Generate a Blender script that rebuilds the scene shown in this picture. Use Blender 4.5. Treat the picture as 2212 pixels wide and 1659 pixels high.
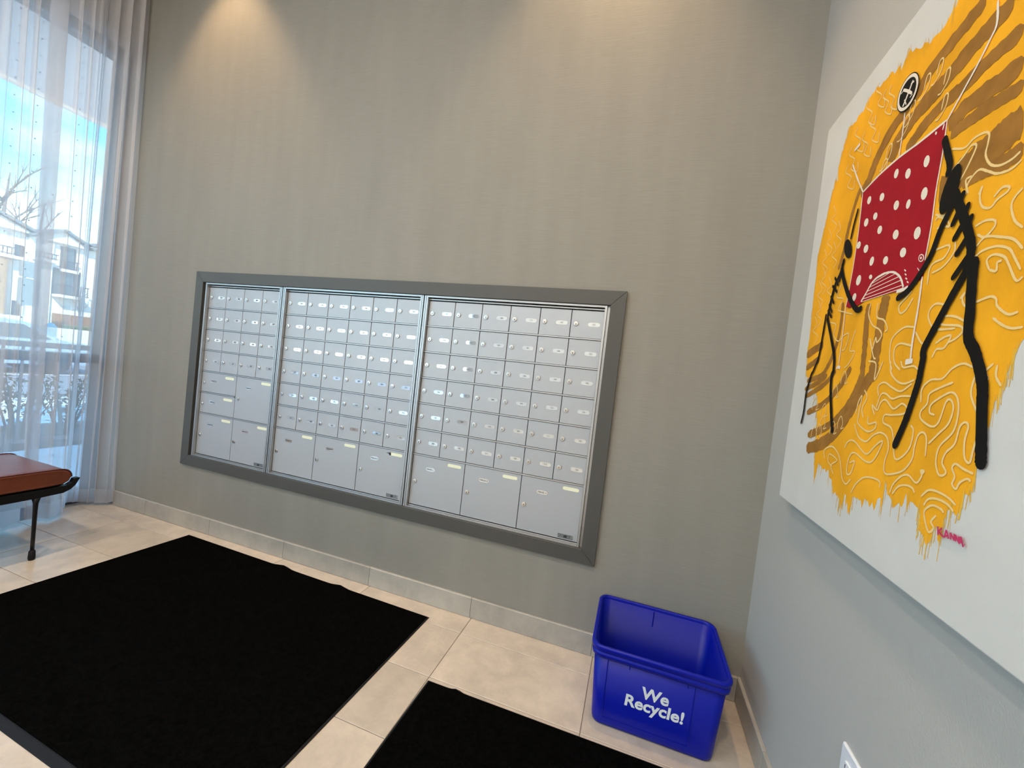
import bpy, bmesh, math, random
from mathutils import Vector, Matrix
from mathutils.geometry import tessellate_polygon

for o in list(bpy.data.objects):
    bpy.data.objects.remove(o, do_unlink=True)
scene = bpy.context.scene
COL = scene.collection
rnd = random.Random(11)

# ------------------------------------------------------------------ camera
cam_d = bpy.data.cameras.new('camera')
cam = bpy.data.objects.new('camera', cam_d)
COL.objects.link(cam)
cam_d.sensor_fit = 'HORIZONTAL'
cam_d.sensor_width = 36.0
cam_d.lens = 14.0907
cam_d.clip_start = 0.02
cam_d.clip_end = 400
_R = Vector((0.9474734, 0.2992657, 0.1128458))
_U = Vector((-0.1169091, -0.0043528, 0.9931331))
_F = Vector((-0.2977019, 0.9541599, -0.0308628))
_m = Matrix((_R, _U, -_F)).transposed().to_4x4()
_m.translation = Vector((2.79256, -1.88124, 1.25829))
cam.matrix_world = _m
scene.camera = cam

# ------------------------------------------------------------------ exposure
vs = scene.view_settings
vs.view_transform = 'Standard'
vs.look = 'None'
vs.exposure = 0.0
vs.gamma = 1.0
vs.use_curve_mapping = False
scene.cycles.max_bounces = 8
scene.cycles.transparent_max_bounces = 18
scene.cycles.diffuse_bounces = 4
scene.cycles.glossy_bounces = 4
scene.cycles.caustics_reflective = False
scene.cycles.caustics_refractive = False
scene.cycles.sample_clamp_indirect = 6.0
scene.cycles.use_adaptive_sampling = True
scene.cycles.adaptive_threshold = 0.06
scene.cycles.adaptive_min_samples = 16
scene.cycles.use_denoising = True

# ------------------------------------------------------------------ sky
world = bpy.data.worlds.new('sky')
scene.world = world
world.use_nodes = True
nt = world.node_tree
nt.nodes.clear()
def wn(t, **kw):
    n = nt.nodes.new(t)
    for k, v in kw.items():
        setattr(n, k, v)
    return n
tc = wn('ShaderNodeTexCoord')
sep = wn('ShaderNodeSeparateXYZ')
nt.links.new(tc.outputs['Generated'], sep.inputs[0])
ramp = wn('ShaderNodeValToRGB')
cr = ramp.color_ramp
cr.elements[0].position = 0.0
cr.elements[0].color = (1.0, 1.0, 0.98, 1)
cr.elements[1].position = 0.62
cr.elements[1].color = (0.05, 0.26, 0.60, 1)
e = cr.elements.new(0.15)
e.color = (0.50, 0.82, 0.94, 1)
e = cr.elements.new(0.24)
e.color = (0.13, 0.48, 0.74, 1)
e = cr.elements.new(0.34)
e.color = (0.07, 0.38, 0.66, 1)
nt.links.new(sep.outputs['Z'], ramp.inputs[0])
noi = wn('ShaderNodeTexNoise')
noi.inputs['Scale'].default_value = 3.2
noi.inputs['Detail'].default_value = 5.0
mp = wn('ShaderNodeMapping')
mp.inputs['Scale'].default_value = (1, 1, 2.4)
nt.links.new(tc.outputs['Generated'], mp.inputs[0])
nt.links.new(mp.outputs[0], noi.inputs['Vector'])
cl = wn('ShaderNodeMapRange')
cl.inputs['From Min'].default_value = 0.52
cl.inputs['From Max'].default_value = 0.75
cl.inputs['To Max'].default_value = 0.7
nt.links.new(noi.outputs['Fac'], cl.inputs['Value'])
mixc = wn('ShaderNodeMix', data_type='RGBA')
mixc.inputs['B'].default_value = (1.0, 1.0, 1.0, 1)
nt.links.new(cl.outputs[0], mixc.inputs['Factor'])
nt.links.new(ramp.outputs[0], mixc.inputs['A'])
bg = wn('ShaderNodeBackground')
bg.inputs['Strength'].default_value = 4.6
nt.links.new(mixc.outputs['Result'], bg.inputs['Color'])
wo = wn('ShaderNodeOutputWorld')
nt.links.new(bg.outputs[0], wo.inputs['Surface'])

# ------------------------------------------------------------------ sun (lights the houses across the street)
sun_d = bpy.data.lights.new('sun', 'SUN')
sun_d.energy = 9.0
sun_d.angle = math.radians(0.6)
sun_d.color = (1.0, 0.95, 0.87)
sun = bpy.data.objects.new('sun', sun_d)
COL.objects.link(sun)
sun.rotation_euler = Vector((0.62, -0.5, 0.6)).to_track_quat('Z', 'Y').to_euler()

# ------------------------------------------------------------------ materials
def new_mat(name):
    m = bpy.data.materials.new(name)
    m.use_nodes = True
    return m, m.node_tree, m.node_tree.nodes['Principled BSDF']

def pmat(name, col, rough=0.6, metal=0.0, spec=0.5, coat=0.0, bump=None, vary=None, coatr=0.05):
    """procedural principled material; bump=(scale, strength[, stretch]); vary=(scale, amount[, stretch])"""
    m, t, p = new_mat(name)
    p.inputs['Base Color'].default_value = (*col, 1)
    p.inputs['Roughness'].default_value = rough
    p.inputs['Metallic'].default_value = metal
    p.inputs['Specular IOR Level'].default_value = spec
    p.inputs['Coat Weight'].default_value = coat
    p.inputs['Coat Roughness'].default_value = coatr
    def noise(scale, stretch, detail=4):
        co = t.nodes.new('ShaderNodeTexCoord')
        ma = t.nodes.new('ShaderNodeMapping')
        ma.inputs['Scale'].default_value = stretch
        no = t.nodes.new('ShaderNodeTexNoise')
        no.inputs['Scale'].default_value = scale
        no.inputs['Detail'].default_value = detail
        t.links.new(co.outputs['Object'], ma.inputs[0])
        t.links.new(ma.outputs[0], no.inputs['Vector'])
        return no
    if vary:
        no = noise(vary[0], vary[2] if len(vary) > 2 else (1, 1, 1))
        mr = t.nodes.new('ShaderNodeMapRange')
        mr.inputs['From Min'].default_value = 0.3
        mr.inputs['From Max'].default_value = 0.7
        mr.inputs['To Min'].default_value = 1 - vary[1]
        mr.inputs['To Max'].default_value = 1 + vary[1]
        t.links.new(no.outputs['Fac'], mr.inputs['Value'])
        mx = t.nodes.new('ShaderNodeMix')
        mx.data_type = 'RGBA'
        mx.blend_type = 'MULTIPLY'
        mx.inputs['Factor'].default_value = 1
        mx.inputs['A'].default_value = (*col, 1)
        t.links.new(mr.outputs[0], mx.inputs['B'])
        t.links.new(mx.outputs['Result'], p.inputs['Base Color'])
    if bump:
        no = noise(bump[0], bump[2] if len(bump) > 2 else (1, 1, 1))
        bp = t.nodes.new('ShaderNodeBump')
        bp.inputs['Strength'].default_value = bump[1]
        bp.inputs['Distance'].default_value = 0.004
        t.links.new(no.outputs['Fac'], bp.inputs['Height'])
        t.links.new(bp.outputs[0], p.inputs['Normal'])
    return m

def emat(name, col, strength):
    m = bpy.data.materials.new(name)
    m.use_nodes = True
    t = m.node_tree
    t.nodes.clear()
    em = t.nodes.new('ShaderNodeEmission')
    em.inputs['Color'].default_value = (*col, 1)
    em.inputs['Strength'].default_value = strength
    ou = t.nodes.new('ShaderNodeOutputMaterial')
    t.links.new(em.outputs[0], ou.inputs[0])
    return m

M = {}
# woven vinyl wall covering: fine horizontal threads, faint vertical streaks
def wallcover():
    m, t, p = new_mat('woven_wallcovering')
    p.inputs['Roughness'].default_value = 0.62
    p.inputs['Specular IOR Level'].default_value = 0.35
    co = t.nodes.new('ShaderNodeTexCoord')
    def nz(scale, stretch, detail):
        ma = t.nodes.new('ShaderNodeMapping')
        ma.inputs['Scale'].default_value = stretch
        no = t.nodes.new('ShaderNodeTexNoise')
        no.inputs['Scale'].default_value = scale
        no.inputs['Detail'].default_value = detail
        t.links.new(co.outputs['Object'], ma.inputs[0])
        t.links.new(ma.outputs[0], no.inputs['Vector'])
        return no
    h = nz(9.0, (1, 1, 26), 6)
    v = nz(4.0, (2.3, 1, 0.30), 5)
    add = t.nodes.new('ShaderNodeMath')
    add.operation = 'ADD'
    t.links.new(h.outputs['Fac'], add.inputs[0])
    t.links.new(v.outputs['Fac'], add.inputs[1])
    mr = t.nodes.new('ShaderNodeMapRange')
    mr.inputs['From Min'].default_value = 0.6
    mr.inputs['From Max'].default_value = 1.4
    mr.inputs['To Min'].default_value = 0.91
    mr.inputs['To Max'].default_value = 1.09
    t.links.new(add.outputs[0], mr.inputs['Value'])
    mx = t.nodes.new('ShaderNodeMix')
    mx.data_type = 'RGBA'
    mx.blend_type = 'MULTIPLY'
    mx.inputs['Factor'].default_value = 1
    mx.inputs['A'].default_value = (0.275, 0.258, 0.226, 1)
    t.links.new(mr.outputs[0], mx.inputs['B'])
    t.links.new(mx.outputs['Result'], p.inputs['Base Color'])
    bp = t.nodes.new('ShaderNodeBump')
    bp.inputs['Strength'].default_value = 0.18
    bp.inputs['Distance'].default_value = 0.002
    t.links.new(h.outputs['Fac'], bp.inputs['Height'])
    t.links.new(bp.outputs[0], p.inputs['Normal'])
    return m
M['wallcover'] = wallcover()
M['paint_grey'] = pmat('grey_wall_paint', (0.48, 0.465, 0.44), 0.6, bump=(260, 0.25))
M['paint_white'] = pmat('white_wall_paint', (0.74, 0.73, 0.71), 0.7, bump=(180, 0.1))
M['ceiling'] = pmat('ceiling_paint', (0.78, 0.77, 0.75), 0.8, bump=(120, 0.1))
M['grout'] = pmat('floor_grout', (0.24, 0.21, 0.18), 0.85, bump=(90, 0.3))
def stone(name, col, rough, seed):
    m, t, p = new_mat(name)
    co = t.nodes.new('ShaderNodeTexCoord')
    inf = t.nodes.new('ShaderNodeObjectInfo')
    ad = t.nodes.new('ShaderNodeVectorMath')
    ad.operation = 'MULTIPLY_ADD'
    ad.inputs[1].default_value = (1, 1, 1)
    sc = t.nodes.new('ShaderNodeVectorMath')
    sc.operation = 'SCALE'
    sc.inputs['Scale'].default_value = 37.0
    cmb = t.nodes.new('ShaderNodeCombineXYZ')
    for i in range(3):
        t.links.new(inf.outputs['Random'], cmb.inputs[i])
    t.links.new(cmb.outputs[0], sc.inputs[0])
    t.links.new(co.outputs['Object'], ad.inputs[0])
    t.links.new(sc.outputs[0], ad.inputs[2])
    n1 = t.nodes.new('ShaderNodeTexNoise')
    n1.inputs['Scale'].default_value = 7.5
    n1.inputs['Detail'].default_value = 8
    n1.inputs['Roughness'].default_value = 0.7
    n1.inputs['Distortion'].default_value = 0.25
    t.links.new(ad.outputs[0], n1.inputs['Vector'])
    rp = t.nodes.new('ShaderNodeValToRGB')
    rp.color_ramp.elements[0].position = 0.30
    rp.color_ramp.elements[0].color = (col[0]*0.80, col[1]*0.80, col[2]*0.81, 1)
    rp.color_ramp.elements[1].position = 0.66
    rp.color_ramp.elements[1].color = (col[0]*1.10, col[1]*1.10, col[2]*1.09, 1)
    t.links.new(n1.outputs['Fac'], rp.inputs[0])
    tint = t.nodes.new('ShaderNodeMapRange')
    tint.inputs['To Min'].default_value = 0.9
    tint.inputs['To Max'].default_value = 1.08
    t.links.new(inf.outputs['Random'], tint.inputs['Value'])
    mx = t.nodes.new('ShaderNodeMix')
    mx.data_type = 'RGBA'
    mx.blend_type = 'MULTIPLY'
    mx.inputs['Factor'].default_value = 1
    t.links.new(rp.outputs[0], mx.inputs['A'])
    t.links.new(tint.outputs[0], mx.inputs['B'])
    t.links.new(mx.outputs['Result'], p.inputs['Base Color'])
    p.inputs['Roughness'].default_value = rough
    p.inputs['Specular IOR Level'].default_value = 0.5
    n2 = t.nodes.new('ShaderNodeTexNoise')
    n2.inputs['Scale'].default_value = 22
    n2.inputs['Detail'].default_value = 6
    t.links.new(ad.outputs[0], n2.inputs['Vector'])
    bp = t.nodes.new('ShaderNodeBump')
    bp.inputs['Strength'].default_value = 0.22
    bp.inputs['Distance'].default_value = 0.004
    t.links.new(n2.outputs['Fac'], bp.inputs['Height'])
    t.links.new(bp.outputs[0], p.inputs['Normal'])
    return m
M['tile'] = stone('beige_stone_tile', (0.62, 0.525, 0.43), 0.29, 1)
M['base_tile'] = stone('baseboard_stone_tile', (0.42, 0.39, 0.345), 0.42, 2)
M['surround'] = pmat('taupe_painted_trim', (0.078, 0.074, 0.067), 0.45, bump=(220, 0.08))
M['alu'] = pmat('satin_aluminium', (0.52, 0.52, 0.525), 0.38, metal=0.85, bump=(90, 0.03, (1, 1, 30)))
M['door'] = pmat('silver_powdercoat', (0.475, 0.49, 0.52), 0.40, metal=0.30, spec=0.5, bump=(900, 0.12))
M['cavity_shade'] = pmat('cavity_shade_black', (0.012, 0.012, 0.013), 0.9)  # near-black colour stands in for the shade behind the doors
M['chrome'] = pmat('nickel_lock', (0.74, 0.72, 0.69), 0.24, metal=1.0)
M['black'] = pmat('black_keyway', (0.008, 0.008, 0.008), 0.7)
M['ink'] = pmat('dark_print', (0.035, 0.037, 0.045), 0.6)
def plastic_window():
    m = bpy.data.materials.new('clear_label_window')
    m.use_nodes = True
    t = m.node_tree
    p = t.nodes['Principled BSDF']
    p.inputs['Base Color'].default_value = (0.52, 0.53, 0.55, 1)
    p.inputs['Roughness'].default_value = 0.5
    gl = t.nodes.new('ShaderNodeBsdfGlossy')
    gl.inputs['Roughness'].default_value = 0.04
    gl.inputs['Color'].default_value = (0.97, 1.0, 1.0, 1)
    mx = t.nodes.new('ShaderNodeMixShader')
    mx.inputs[0].default_value = 0.48
    t.links.new(p.outputs[0], mx.inputs[1])
    t.links.new(gl.outputs[0], mx.inputs[2])
    t.links.new(mx.outputs[0], t.nodes['Material Output'].inputs[0])
    return m
M['label'] = plastic_window()
M['glare_window'] = pmat('pale_yellow_glare', (0.93, 0.93, 0.70), 0.3, coat=0.3)  # slot windows; their bright reflection is put into this pale yellow
M['plate'] = pmat('etched_nameplate', (0.34, 0.35, 0.37), 0.35, metal=0.6, vary=(160, 0.35, (1, 1, 2)))
M['mat'] = pmat('black_carpet_pile', (0.0034, 0.0034, 0.0034), 1.0, spec=0.0, bump=(420, 0.9), vary=(70, 0.35))
M['rubber'] = pmat('mat_rubber_edge', (0.010, 0.011, 0.014), 0.6, spec=0.2, bump=(300, 0.2))
M['bin'] = pmat('blue_plastic', (0.001, 0.007, 0.31), 0.36, spec=0.28, bump=(500, 0.06))
M['white_ink'] = pmat('white_print', (0.80, 0.84, 0.86), 0.55)
M['leather'] = pmat('rust_leather', (0.17, 0.042, 0.018), 0.34, spec=0.5, bump=(150, 0.2), vary=(14, 0.12))
M['piping'] = pmat('dark_leather_piping', (0.10, 0.02, 0.014), 0.4)
M['blacksteel'] = pmat('black_steel', (0.005, 0.005, 0.006), 0.42, spec=0.3)
M['canvas'] = pmat('primed_canvas', (0.66, 0.645, 0.62), 0.75, bump=(700, 0.15), vary=(9, 0.03))
M['p_yellow'] = pmat('ochre_yellow_paint', (0.90, 0.41, 0.018), 0.7, spec=0.12, vary=(9, 0.14, (1, 1, 0.6)), bump=(300, 0.15))
M['p_yellow2'] = pmat('lemon_yellow_paint', (0.82, 0.48, 0.06), 0.7, spec=0.12, vary=(20, 0.1, (1, 3, 0.5)))
M['p_brown'] = pmat('brown_paint', (0.34, 0.155, 0.032), 0.7, spec=0.12, vary=(25, 0.18))
M['p_cream'] = pmat('cream_line_paint', (0.88, 0.62, 0.26), 0.6)
M['p_white'] = pmat('white_paint_stroke', (0.84, 0.74, 0.62), 0.6)
M['p_red'] = pmat('crimson_paint', (0.37, 0.010, 0.020), 0.65, spec=0.12, vary=(30, 0.08))
M['p_black'] = pmat('black_paint', (0.008, 0.0075, 0.007), 0.6, spec=0.12)
M['p_sig'] = pmat('signature_red', (0.55, 0.03, 0.12), 0.6)
M['outlet'] = pmat('white_outlet_plastic', (0.82, 0.83, 0.86), 0.3, coat=0.2)
M['mullion'] = pmat('grey_anodised_mullion', (0.10, 0.10, 0.115), 0.4, metal=0.4)
M['frit'] = pmat('frit_dot', (0.02, 0.03, 0.05), 0.6)
def glass():
    m = bpy.data.materials.new('window_glass')
    m.use_nodes = True
    t = m.node_tree
    t.nodes.clear()
    tr = t.nodes.new('ShaderNodeBsdfTransparent')
    tr.inputs['Color'].default_value = (0.93, 0.97, 0.97, 1)
    gl = t.nodes.new('ShaderNodeBsdfGlossy')
    gl.inputs['Roughness'].default_value = 0.0
    lw = t.nodes.new('ShaderNodeLayerWeight')
    lw.inputs['Blend'].default_value = 0.5
    pw = t.nodes.new('ShaderNodeMath')
    pw.operation = 'POWER'
    pw.inputs[1].default_value = 5.0
    t.links.new(lw.outputs['Facing'], pw.inputs[0])
    ma = t.nodes.new('ShaderNodeMath')
    ma.operation = 'MULTIPLY_ADD'
    ma.inputs[1].default_value = 0.9
    ma.inputs[2].default_value = 0.04
    t.links.new(pw.outputs[0], ma.inputs[0])
    mx = t.nodes.new('ShaderNodeMixShader')
    t.links.new(ma.outputs[0], mx.inputs[0])
    t.links.new(tr.outputs[0], mx.inputs[1])
    t.links.new(gl.outputs[0], mx.inputs[2])
    ou = t.nodes.new('ShaderNodeOutputMaterial')
    t.links.new(mx.outputs[0], ou.inputs[0])
    return m
M['glass'] = glass()
def sheer(name, col, see):
    m = bpy.data.materials.new(name)
    m.use_nodes = True
    t = m.node_tree
    t.nodes.clear()
    tr = t.nodes.new('ShaderNodeBsdfTransparent')
    tr.inputs['Color'].default_value = (1, 1, 1, 1)
    di = t.nodes.new('ShaderNodeBsdfDiffuse')
    di.inputs['Color'].default_value = (*col, 1)
    tl = t.nodes.new('ShaderNodeBsdfTranslucent')
    tl.inputs['Color'].default_value = (*col, 1)
    m1 = t.nodes.new('ShaderNodeMixShader')
    m1.inputs[0].default_value = 0.5
    t.links.new(di.outputs[0], m1.inputs[1])
    t.links.new(tl.outputs[0], m1.inputs[2])
    # threads cover more of the view where the cloth is seen edge-on
    lw = t.nodes.new('ShaderNodeLayerWeight')
    lw.inputs['Blend'].default_value = 0.5
    mr = t.nodes.new('ShaderNodeMapRange')
    mr.inputs['From Min'].default_value = 0.2
    mr.inputs['From Max'].default_value = 0.95
    mr.inputs['To Min'].default_value = 1 - see
    mr.inputs['To Max'].default_value = 0.96
    t.links.new(lw.outputs['Facing'], mr.inputs['Value'])
    m2 = t.nodes.new('ShaderNodeMixShader')
    t.links.new(mr.outputs[0], m2.inputs[0])
    t.links.new(tr.outputs[0], m2.inputs[1])
    t.links.new(m1.outputs[0], m2.inputs[2])
    ou = t.nodes.new('ShaderNodeOutputMaterial')
    t.links.new(m2.outputs[0], ou.inputs[0])
    return m
M['sheer'] = sheer('white_sheer', (0.80, 0.78, 0.80), 0.45)
M['sheer_hem'] = sheer('sheer_hem', (0.70, 0.69, 0.72), 0.2)
M['lamp'] = emat('lamp_glow', (1.0, 0.80, 0.55), 6.0)
M['lamp_trim'] = pmat('white_lamp_trim', (0.8, 0.8, 0.8), 0.4)
# outdoors
M['concrete'] = pmat('terrace_concrete', (0.72, 0.73, 0.75), 0.8, vary=(3, 0.08), bump=(60, 0.2))
M['soil'] = pmat('planting_bed', (0.10, 0.085, 0.07), 0.95, vary=(6, 0.3), bump=(20, 0.6))
M['asphalt'] = pmat('asphalt', (0.24, 0.25, 0.27), 0.85, vary=(2, 0.1), bump=(80, 0.3))
M['roadline'] = pmat('road_line', (0.75, 0.75, 0.72), 0.7)
M['grass'] = pmat('verge_grass', (0.16, 0.24, 0.08), 0.9, vary=(4, 0.25), bump=(40, 0.6))
M['soffit'] = pmat('soffit_panel', (0.60, 0.60, 0.63), 0.7)
M['stucco'] = pmat('white_stucco', (0.78, 0.77, 0.74), 0.85, bump=(30, 0.15))
M['brick'] = pmat('tan_brick', (0.46, 0.30, 0.17), 0.85, vary=(5, 0.2))
M['roof'] = pmat('grey_roof', (0.20, 0.23, 0.24), 0.8, vary=(3, 0.1))
M['darkglass'] = pmat('far_window_glass', (0.06, 0.09, 0.11), 0.12, spec=0.6)
M['bark'] = pmat('bark', (0.16, 0.13, 0.11), 0.9)
M['leaf'] = pmat('shrub_leaf', (0.09, 0.12, 0.07), 0.7)
M['cabinet'] = pmat('grey_green_panel', (0.24, 0.30, 0.31), 0.6)
M['tarp'] = pmat('turquoise_cover', (0.05, 0.42, 0.55), 0.5)
M['car'] = pmat('pale_blue_car_paint', (0.30, 0.42, 0.55), 0.25, coat=0.8)
M['tyre'] = pmat('tyre', (0.012, 0.012, 0.012), 0.85)
M['timber'] = pmat('brown_timber', (0.27, 0.13, 0.06), 0.8, vary=(8, 0.15))

# ------------------------------------------------------------------ helpers
ORIGIN = {}
class MB:
    def __init__(self):
        self.v, self.f, self.mi, self.sm = [], [], [], []
    def add(self, vs_, fs_, mi=0, smooth=False):
        b = len(self.v)
        self.v += [tuple(p) for p in vs_]
        for f in fs_:
            self.f.append(tuple(b + i for i in f))
            self.mi.append(mi)
            self.sm.append(smooth)
        return self
    def box(self, x0, x1, y0, y1, z0, z1, mi=0):
        p = [(x, y, z) for z in (z0, z1) for y in (y0, y1) for x in (x0, x1)]
        return self.add(p, [(0, 2, 3, 1), (4, 5, 7, 6), (0, 1, 5, 4), (2, 6, 7, 3), (0, 4, 6, 2), (1, 3, 7, 5)], mi)
    def prism(self, poly, axis, lo, hi, mi=0, smooth=False):
        """extrude a 2-D polygon along an axis; polygon plane: x->(y,z) y->(x,z) z->(x,y)"""
        def put(a, b, c):
            return {'x': (c, a, b), 'y': (a, c, b), 'z': (a, b, c)}[axis]
        n = len(poly)
        p = [put(a, b, lo) for a, b in poly] + [put(a, b, hi) for a, b in poly]
        side = [(i, (i + 1) % n, n + (i + 1) % n, n + i) for i in range(n)]
        self.add(p, side, mi, smooth)
        tri = tessellate_polygon([[Vector((a, b, 0)) for a, b in poly]])
        self.add(p, [tuple(t) for t in tri] + [tuple(n + i for i in reversed(t)) for t in tri], mi)
        return self
    def tube(self, path, rad, n=8, mi=0, cap=True, smooth=True):
        path = [Vector(p) for p in path]
        if not hasattr(rad, '__len__'):
            rad = [rad] * len(path)
        ref = Vector((0.31, 0.17, 0.93)).normalized()
        rings = []
        for i, p in enumerate(path):
            d = (path[min(i + 1, len(path) - 1)] - path[max(i - 1, 0)]).normalized()
            a = d.cross(ref)
            if a.length < 1e-4:
                a = d.cross(Vector((1, 0, 0)))
            a.normalize()
            b = d.cross(a)
            rings.append([p + rad[i] * (math.cos(2*math.pi*k/n) * a + math.sin(2*math.pi*k/n) * b) for k in range(n)])
        vs_ = [q for r in rings for q in r]
        fs_ = []
        for i in range(len(rings) - 1):
            for k in range(n):
                fs_.append((i*n + k, i*n + (k+1) % n, (i+1)*n + (k+1) % n, (i+1)*n + k))
        self.add(vs_, fs_, mi, smooth)
        if cap:
            self.add(vs_, [tuple(reversed(range(n))), tuple((len(rings)-1)*n + k for k in range(n))], mi)
        return self
    def loft(self, loops, mi=0, smooth=True, cap0=False, cap1=False):
        n = len(loops[0])
        vs_ = [p for l in loops for p in l]
        fs_ = [(i*n + k, i*n + (k+1) % n, (i+1)*n + (k+1) % n, (i+1)*n + k) for i in range(len(loops)-1) for k in range(n)]
        self.add(vs_, fs_, mi, smooth)
        if cap0:
            self.add(loops[0], [tuple(reversed(range(n)))], mi)
        if cap1:
            self.add(loops[-1], [tuple(range(n))], mi)
        return self
    def mesh(self, name, mats, origin=(0, 0, 0), fix=True):
        me = bpy.data.meshes.new(name)
        ox, oy, oz = origin
        me.from_pydata([(x - ox, y - oy, z - oz) for x, y, z in self.v], [], self.f)
        for m in (mats if isinstance(mats, (list, tuple)) else [mats]):
            me.materials.append(M[m])
        for p, mi, s in zip(me.polygons, self.mi, self.sm):
            p.material_index = mi
            p.use_smooth = s
        if fix:
            bm = bmesh.new()
            bm.from_mesh(me)
            bmesh.ops.remove_doubles(bm, verts=bm.verts, dist=1e-6)
            bmesh.ops.recalc_face_normals(bm, faces=bm.faces)
            bm.to_mesh(me)
            bm.free()
        me.update()
        return me
    def build(self, name, mats, parent=None, origin=None, fix=True, bevel=0.0):
        if origin is None:
            xs, ys, zs = zip(*self.v)
            origin = ((min(xs)+max(xs))/2, (min(ys)+max(ys))/2, min(zs))
        me = self.mesh(name, mats, origin, fix)
        o = inst(name, me, origin, parent)
        if bevel:
            md = o.modifiers.new('bevel', 'BEVEL')
            md.width = bevel
            md.segments = 2
            md.limit_method = 'ANGLE'
        return o

def inst(name, me, origin, parent=None):
    o = bpy.data.objects.new(name, me)
    COL.objects.link(o)
    po = ORIGIN[parent.name] if parent else Vector((0, 0, 0))
    o.location = Vector(origin) - po
    if parent:
        o.parent = parent
    ORIGIN[o.name] = Vector(origin)
    return o

def tag(o, label=None, cat=None, group=None, kind=None):
    if label: o['label'] = label
    if cat: o['category'] = cat
    if group: o['group'] = group
    if kind: o['kind'] = kind
    return o

def thing(name, loc, label, cat, group=None):
    o = bpy.data.objects.new(name, None)
    o.empty_display_size = 0.1
    COL.objects.link(o)
    o.location = loc
    ORIGIN[o.name] = Vector(loc)
    return tag(o, label, cat, group)

def structure(name, mb, mats, label=None, origin=None, bevel=0.0):
    o = mb.build(name, mats, None, origin, bevel=bevel)
    return tag(o, label, None, None, 'structure')

def smooth_path(pts, n=6):
    """Catmull-Rom through 2-D or 3-D points"""
    if len(pts) < 3:
        return [tuple(p) for p in pts]
    P = [Vector(p) for p in pts]
    P = [2*P[0] - P[1]] + P + [2*P[-1] - P[-2]]
    out = []
    for i in range(1, len(P) - 2):
        for k in range(n):
            t = k / n
            a, b, c, d = P[i-1], P[i], P[i+1], P[i+2]
            out.append(tuple(0.5*((2*b) + (c-a)*t + (2*a-5*b+4*c-d)*t*t + (3*b-a-3*c+d)*t**3)))
    out.append(tuple(P[-2]))
    return out

_text = {}
def text_mesh(s, size, mat, bold=0.0, ext=0.0003, shear=0.0):
    """mesh of a text standing upright and facing -Y, centred on its origin"""
    key = (s, size, mat)
    if key in _text:
        return _text[key]
    cu = bpy.data.curves.new('lettering', 'FONT')
    cu.body = s
    cu.size = size
    cu.align_x = 'CENTER'
    cu.align_y = 'CENTER'
    cu.offset = bold
    cu.extrude = ext
    cu.shear = shear
    cu.resolution_u = 4
    ob = bpy.data.objects.new('lettering', cu)
    COL.objects.link(ob)
    bpy.context.view_layer.update()
    dg = bpy.context.evaluated_depsgraph_get()
    me = bpy.data.meshes.new_from_object(ob.evaluated_get(dg))
    bpy.data.objects.remove(ob, do_unlink=True)
    me.transform(Matrix.Rotation(math.pi/2, 4, 'X'))
    me.materials.clear()
    me.materials.append(M[mat])
    _text[key] = me
    return me

def rrect(x0, x1, y0, y1, r, n=5):
    pts = []
    for cx, cy, a0 in ((x1-r, y1-r, 0), (x0+r, y1-r, 90), (x0+r, y0+r, 180), (x1-r, y0+r, 270)):
        for k in range(n + 1):
            a = math.radians(a0 + 90*k/n)
            pts.append((cx + r*math.cos(a), cy + r*math.sin(a)))
    return pts

# ------------------------------------------------------------------ the room
XC = 3.3387          # right-hand wall
XL = -0.84           # inner face of the glazing frame
YB = -6.6            # wall behind the camera
ZC = 3.95            # ceiling
OX0, OX1, OZ0, OZ1 = 0.066, 2.634, 0.480, 1.6065   # opening for the mailboxes

b = MB()
b.box(-1.0, OX0, 0, 0.16, -0.02, ZC)
b.box(OX1, XC + 0.16, 0, 0.16, -0.02, ZC)
b.box(OX0, OX1, 0, 0.16, -0.02, OZ0)
b.box(OX0, OX1, 0, 0.16, OZ1, ZC)
structure('wall_back', b, 'wallcover', 'wall with beige grey woven wallcovering holding the mailboxes', origin=(0, 0, 0))
structure('wall_right', MB().box(XC, XC + 0.16, YB - 0.15, 0, -0.02, ZC), 'paint_grey', 'grey painted wall behind the yellow canvas', origin=(XC, 0, 0))
structure('wall_front', MB().box(-1.0, XC, YB - 0.15, YB, -0.02, ZC), 'paint_white', origin=(0, YB, 0))
structure('wall_left', MB().box(-1.0, XL, YB, 0, 3.17, ZC), 'paint_white', 'white bulkhead above the window', origin=(XL, 0, 3.17))
structure('ceiling', MB().box(-1.0, XC + 0.16, YB - 0.15, 0.16, ZC, ZC + 0.15), 'ceiling', origin=(0, 0, ZC))

# floor: a grout bed with single stone tiles laid in a stacked grid
TX, TY, GX, GY = 0.6075, 0.2965, 2.1345, -0.139
floor = structure('floor', MB().box(-1.0, XC, YB, 0, -0.08, -0.003), 'grout', 'beige stone tile floor', origin=(0, 0, 0))
_tm = {}
def tile_mesh(w, d, h, matname):
    k = (round(w, 3), round(d, 3), round(h, 3), matname)
    if k not in _tm:
        m_ = MB()
        e_ = 0.0014
        lo = [(-w/2, -d/2), (w/2, -d/2), (w/2, d/2), (-w/2, d/2)]
        loops = [[(x, y, -h) for x, y in lo], [(x, y, -e_) for x, y in lo],
                 [(x - math.copysign(e_, x), y - math.copysign(e_, y), 0) for x, y in lo]]
        m_.loft(loops, smooth=False, cap0=True, cap1=True)
        _tm[k] = m_.mesh('tile', matname)
    return _tm[k]
xs = sorted([GX + k*TX for k in range(-6, 4)])
xs = [x for x in xs if XL < x < XC]
xs = [XL] + xs + [XC]
ys = [0.0] + [GY - k*TY for k in range(22)]
ys = [y for y in ys if y > YB] + [YB]
g = 0.0013
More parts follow.
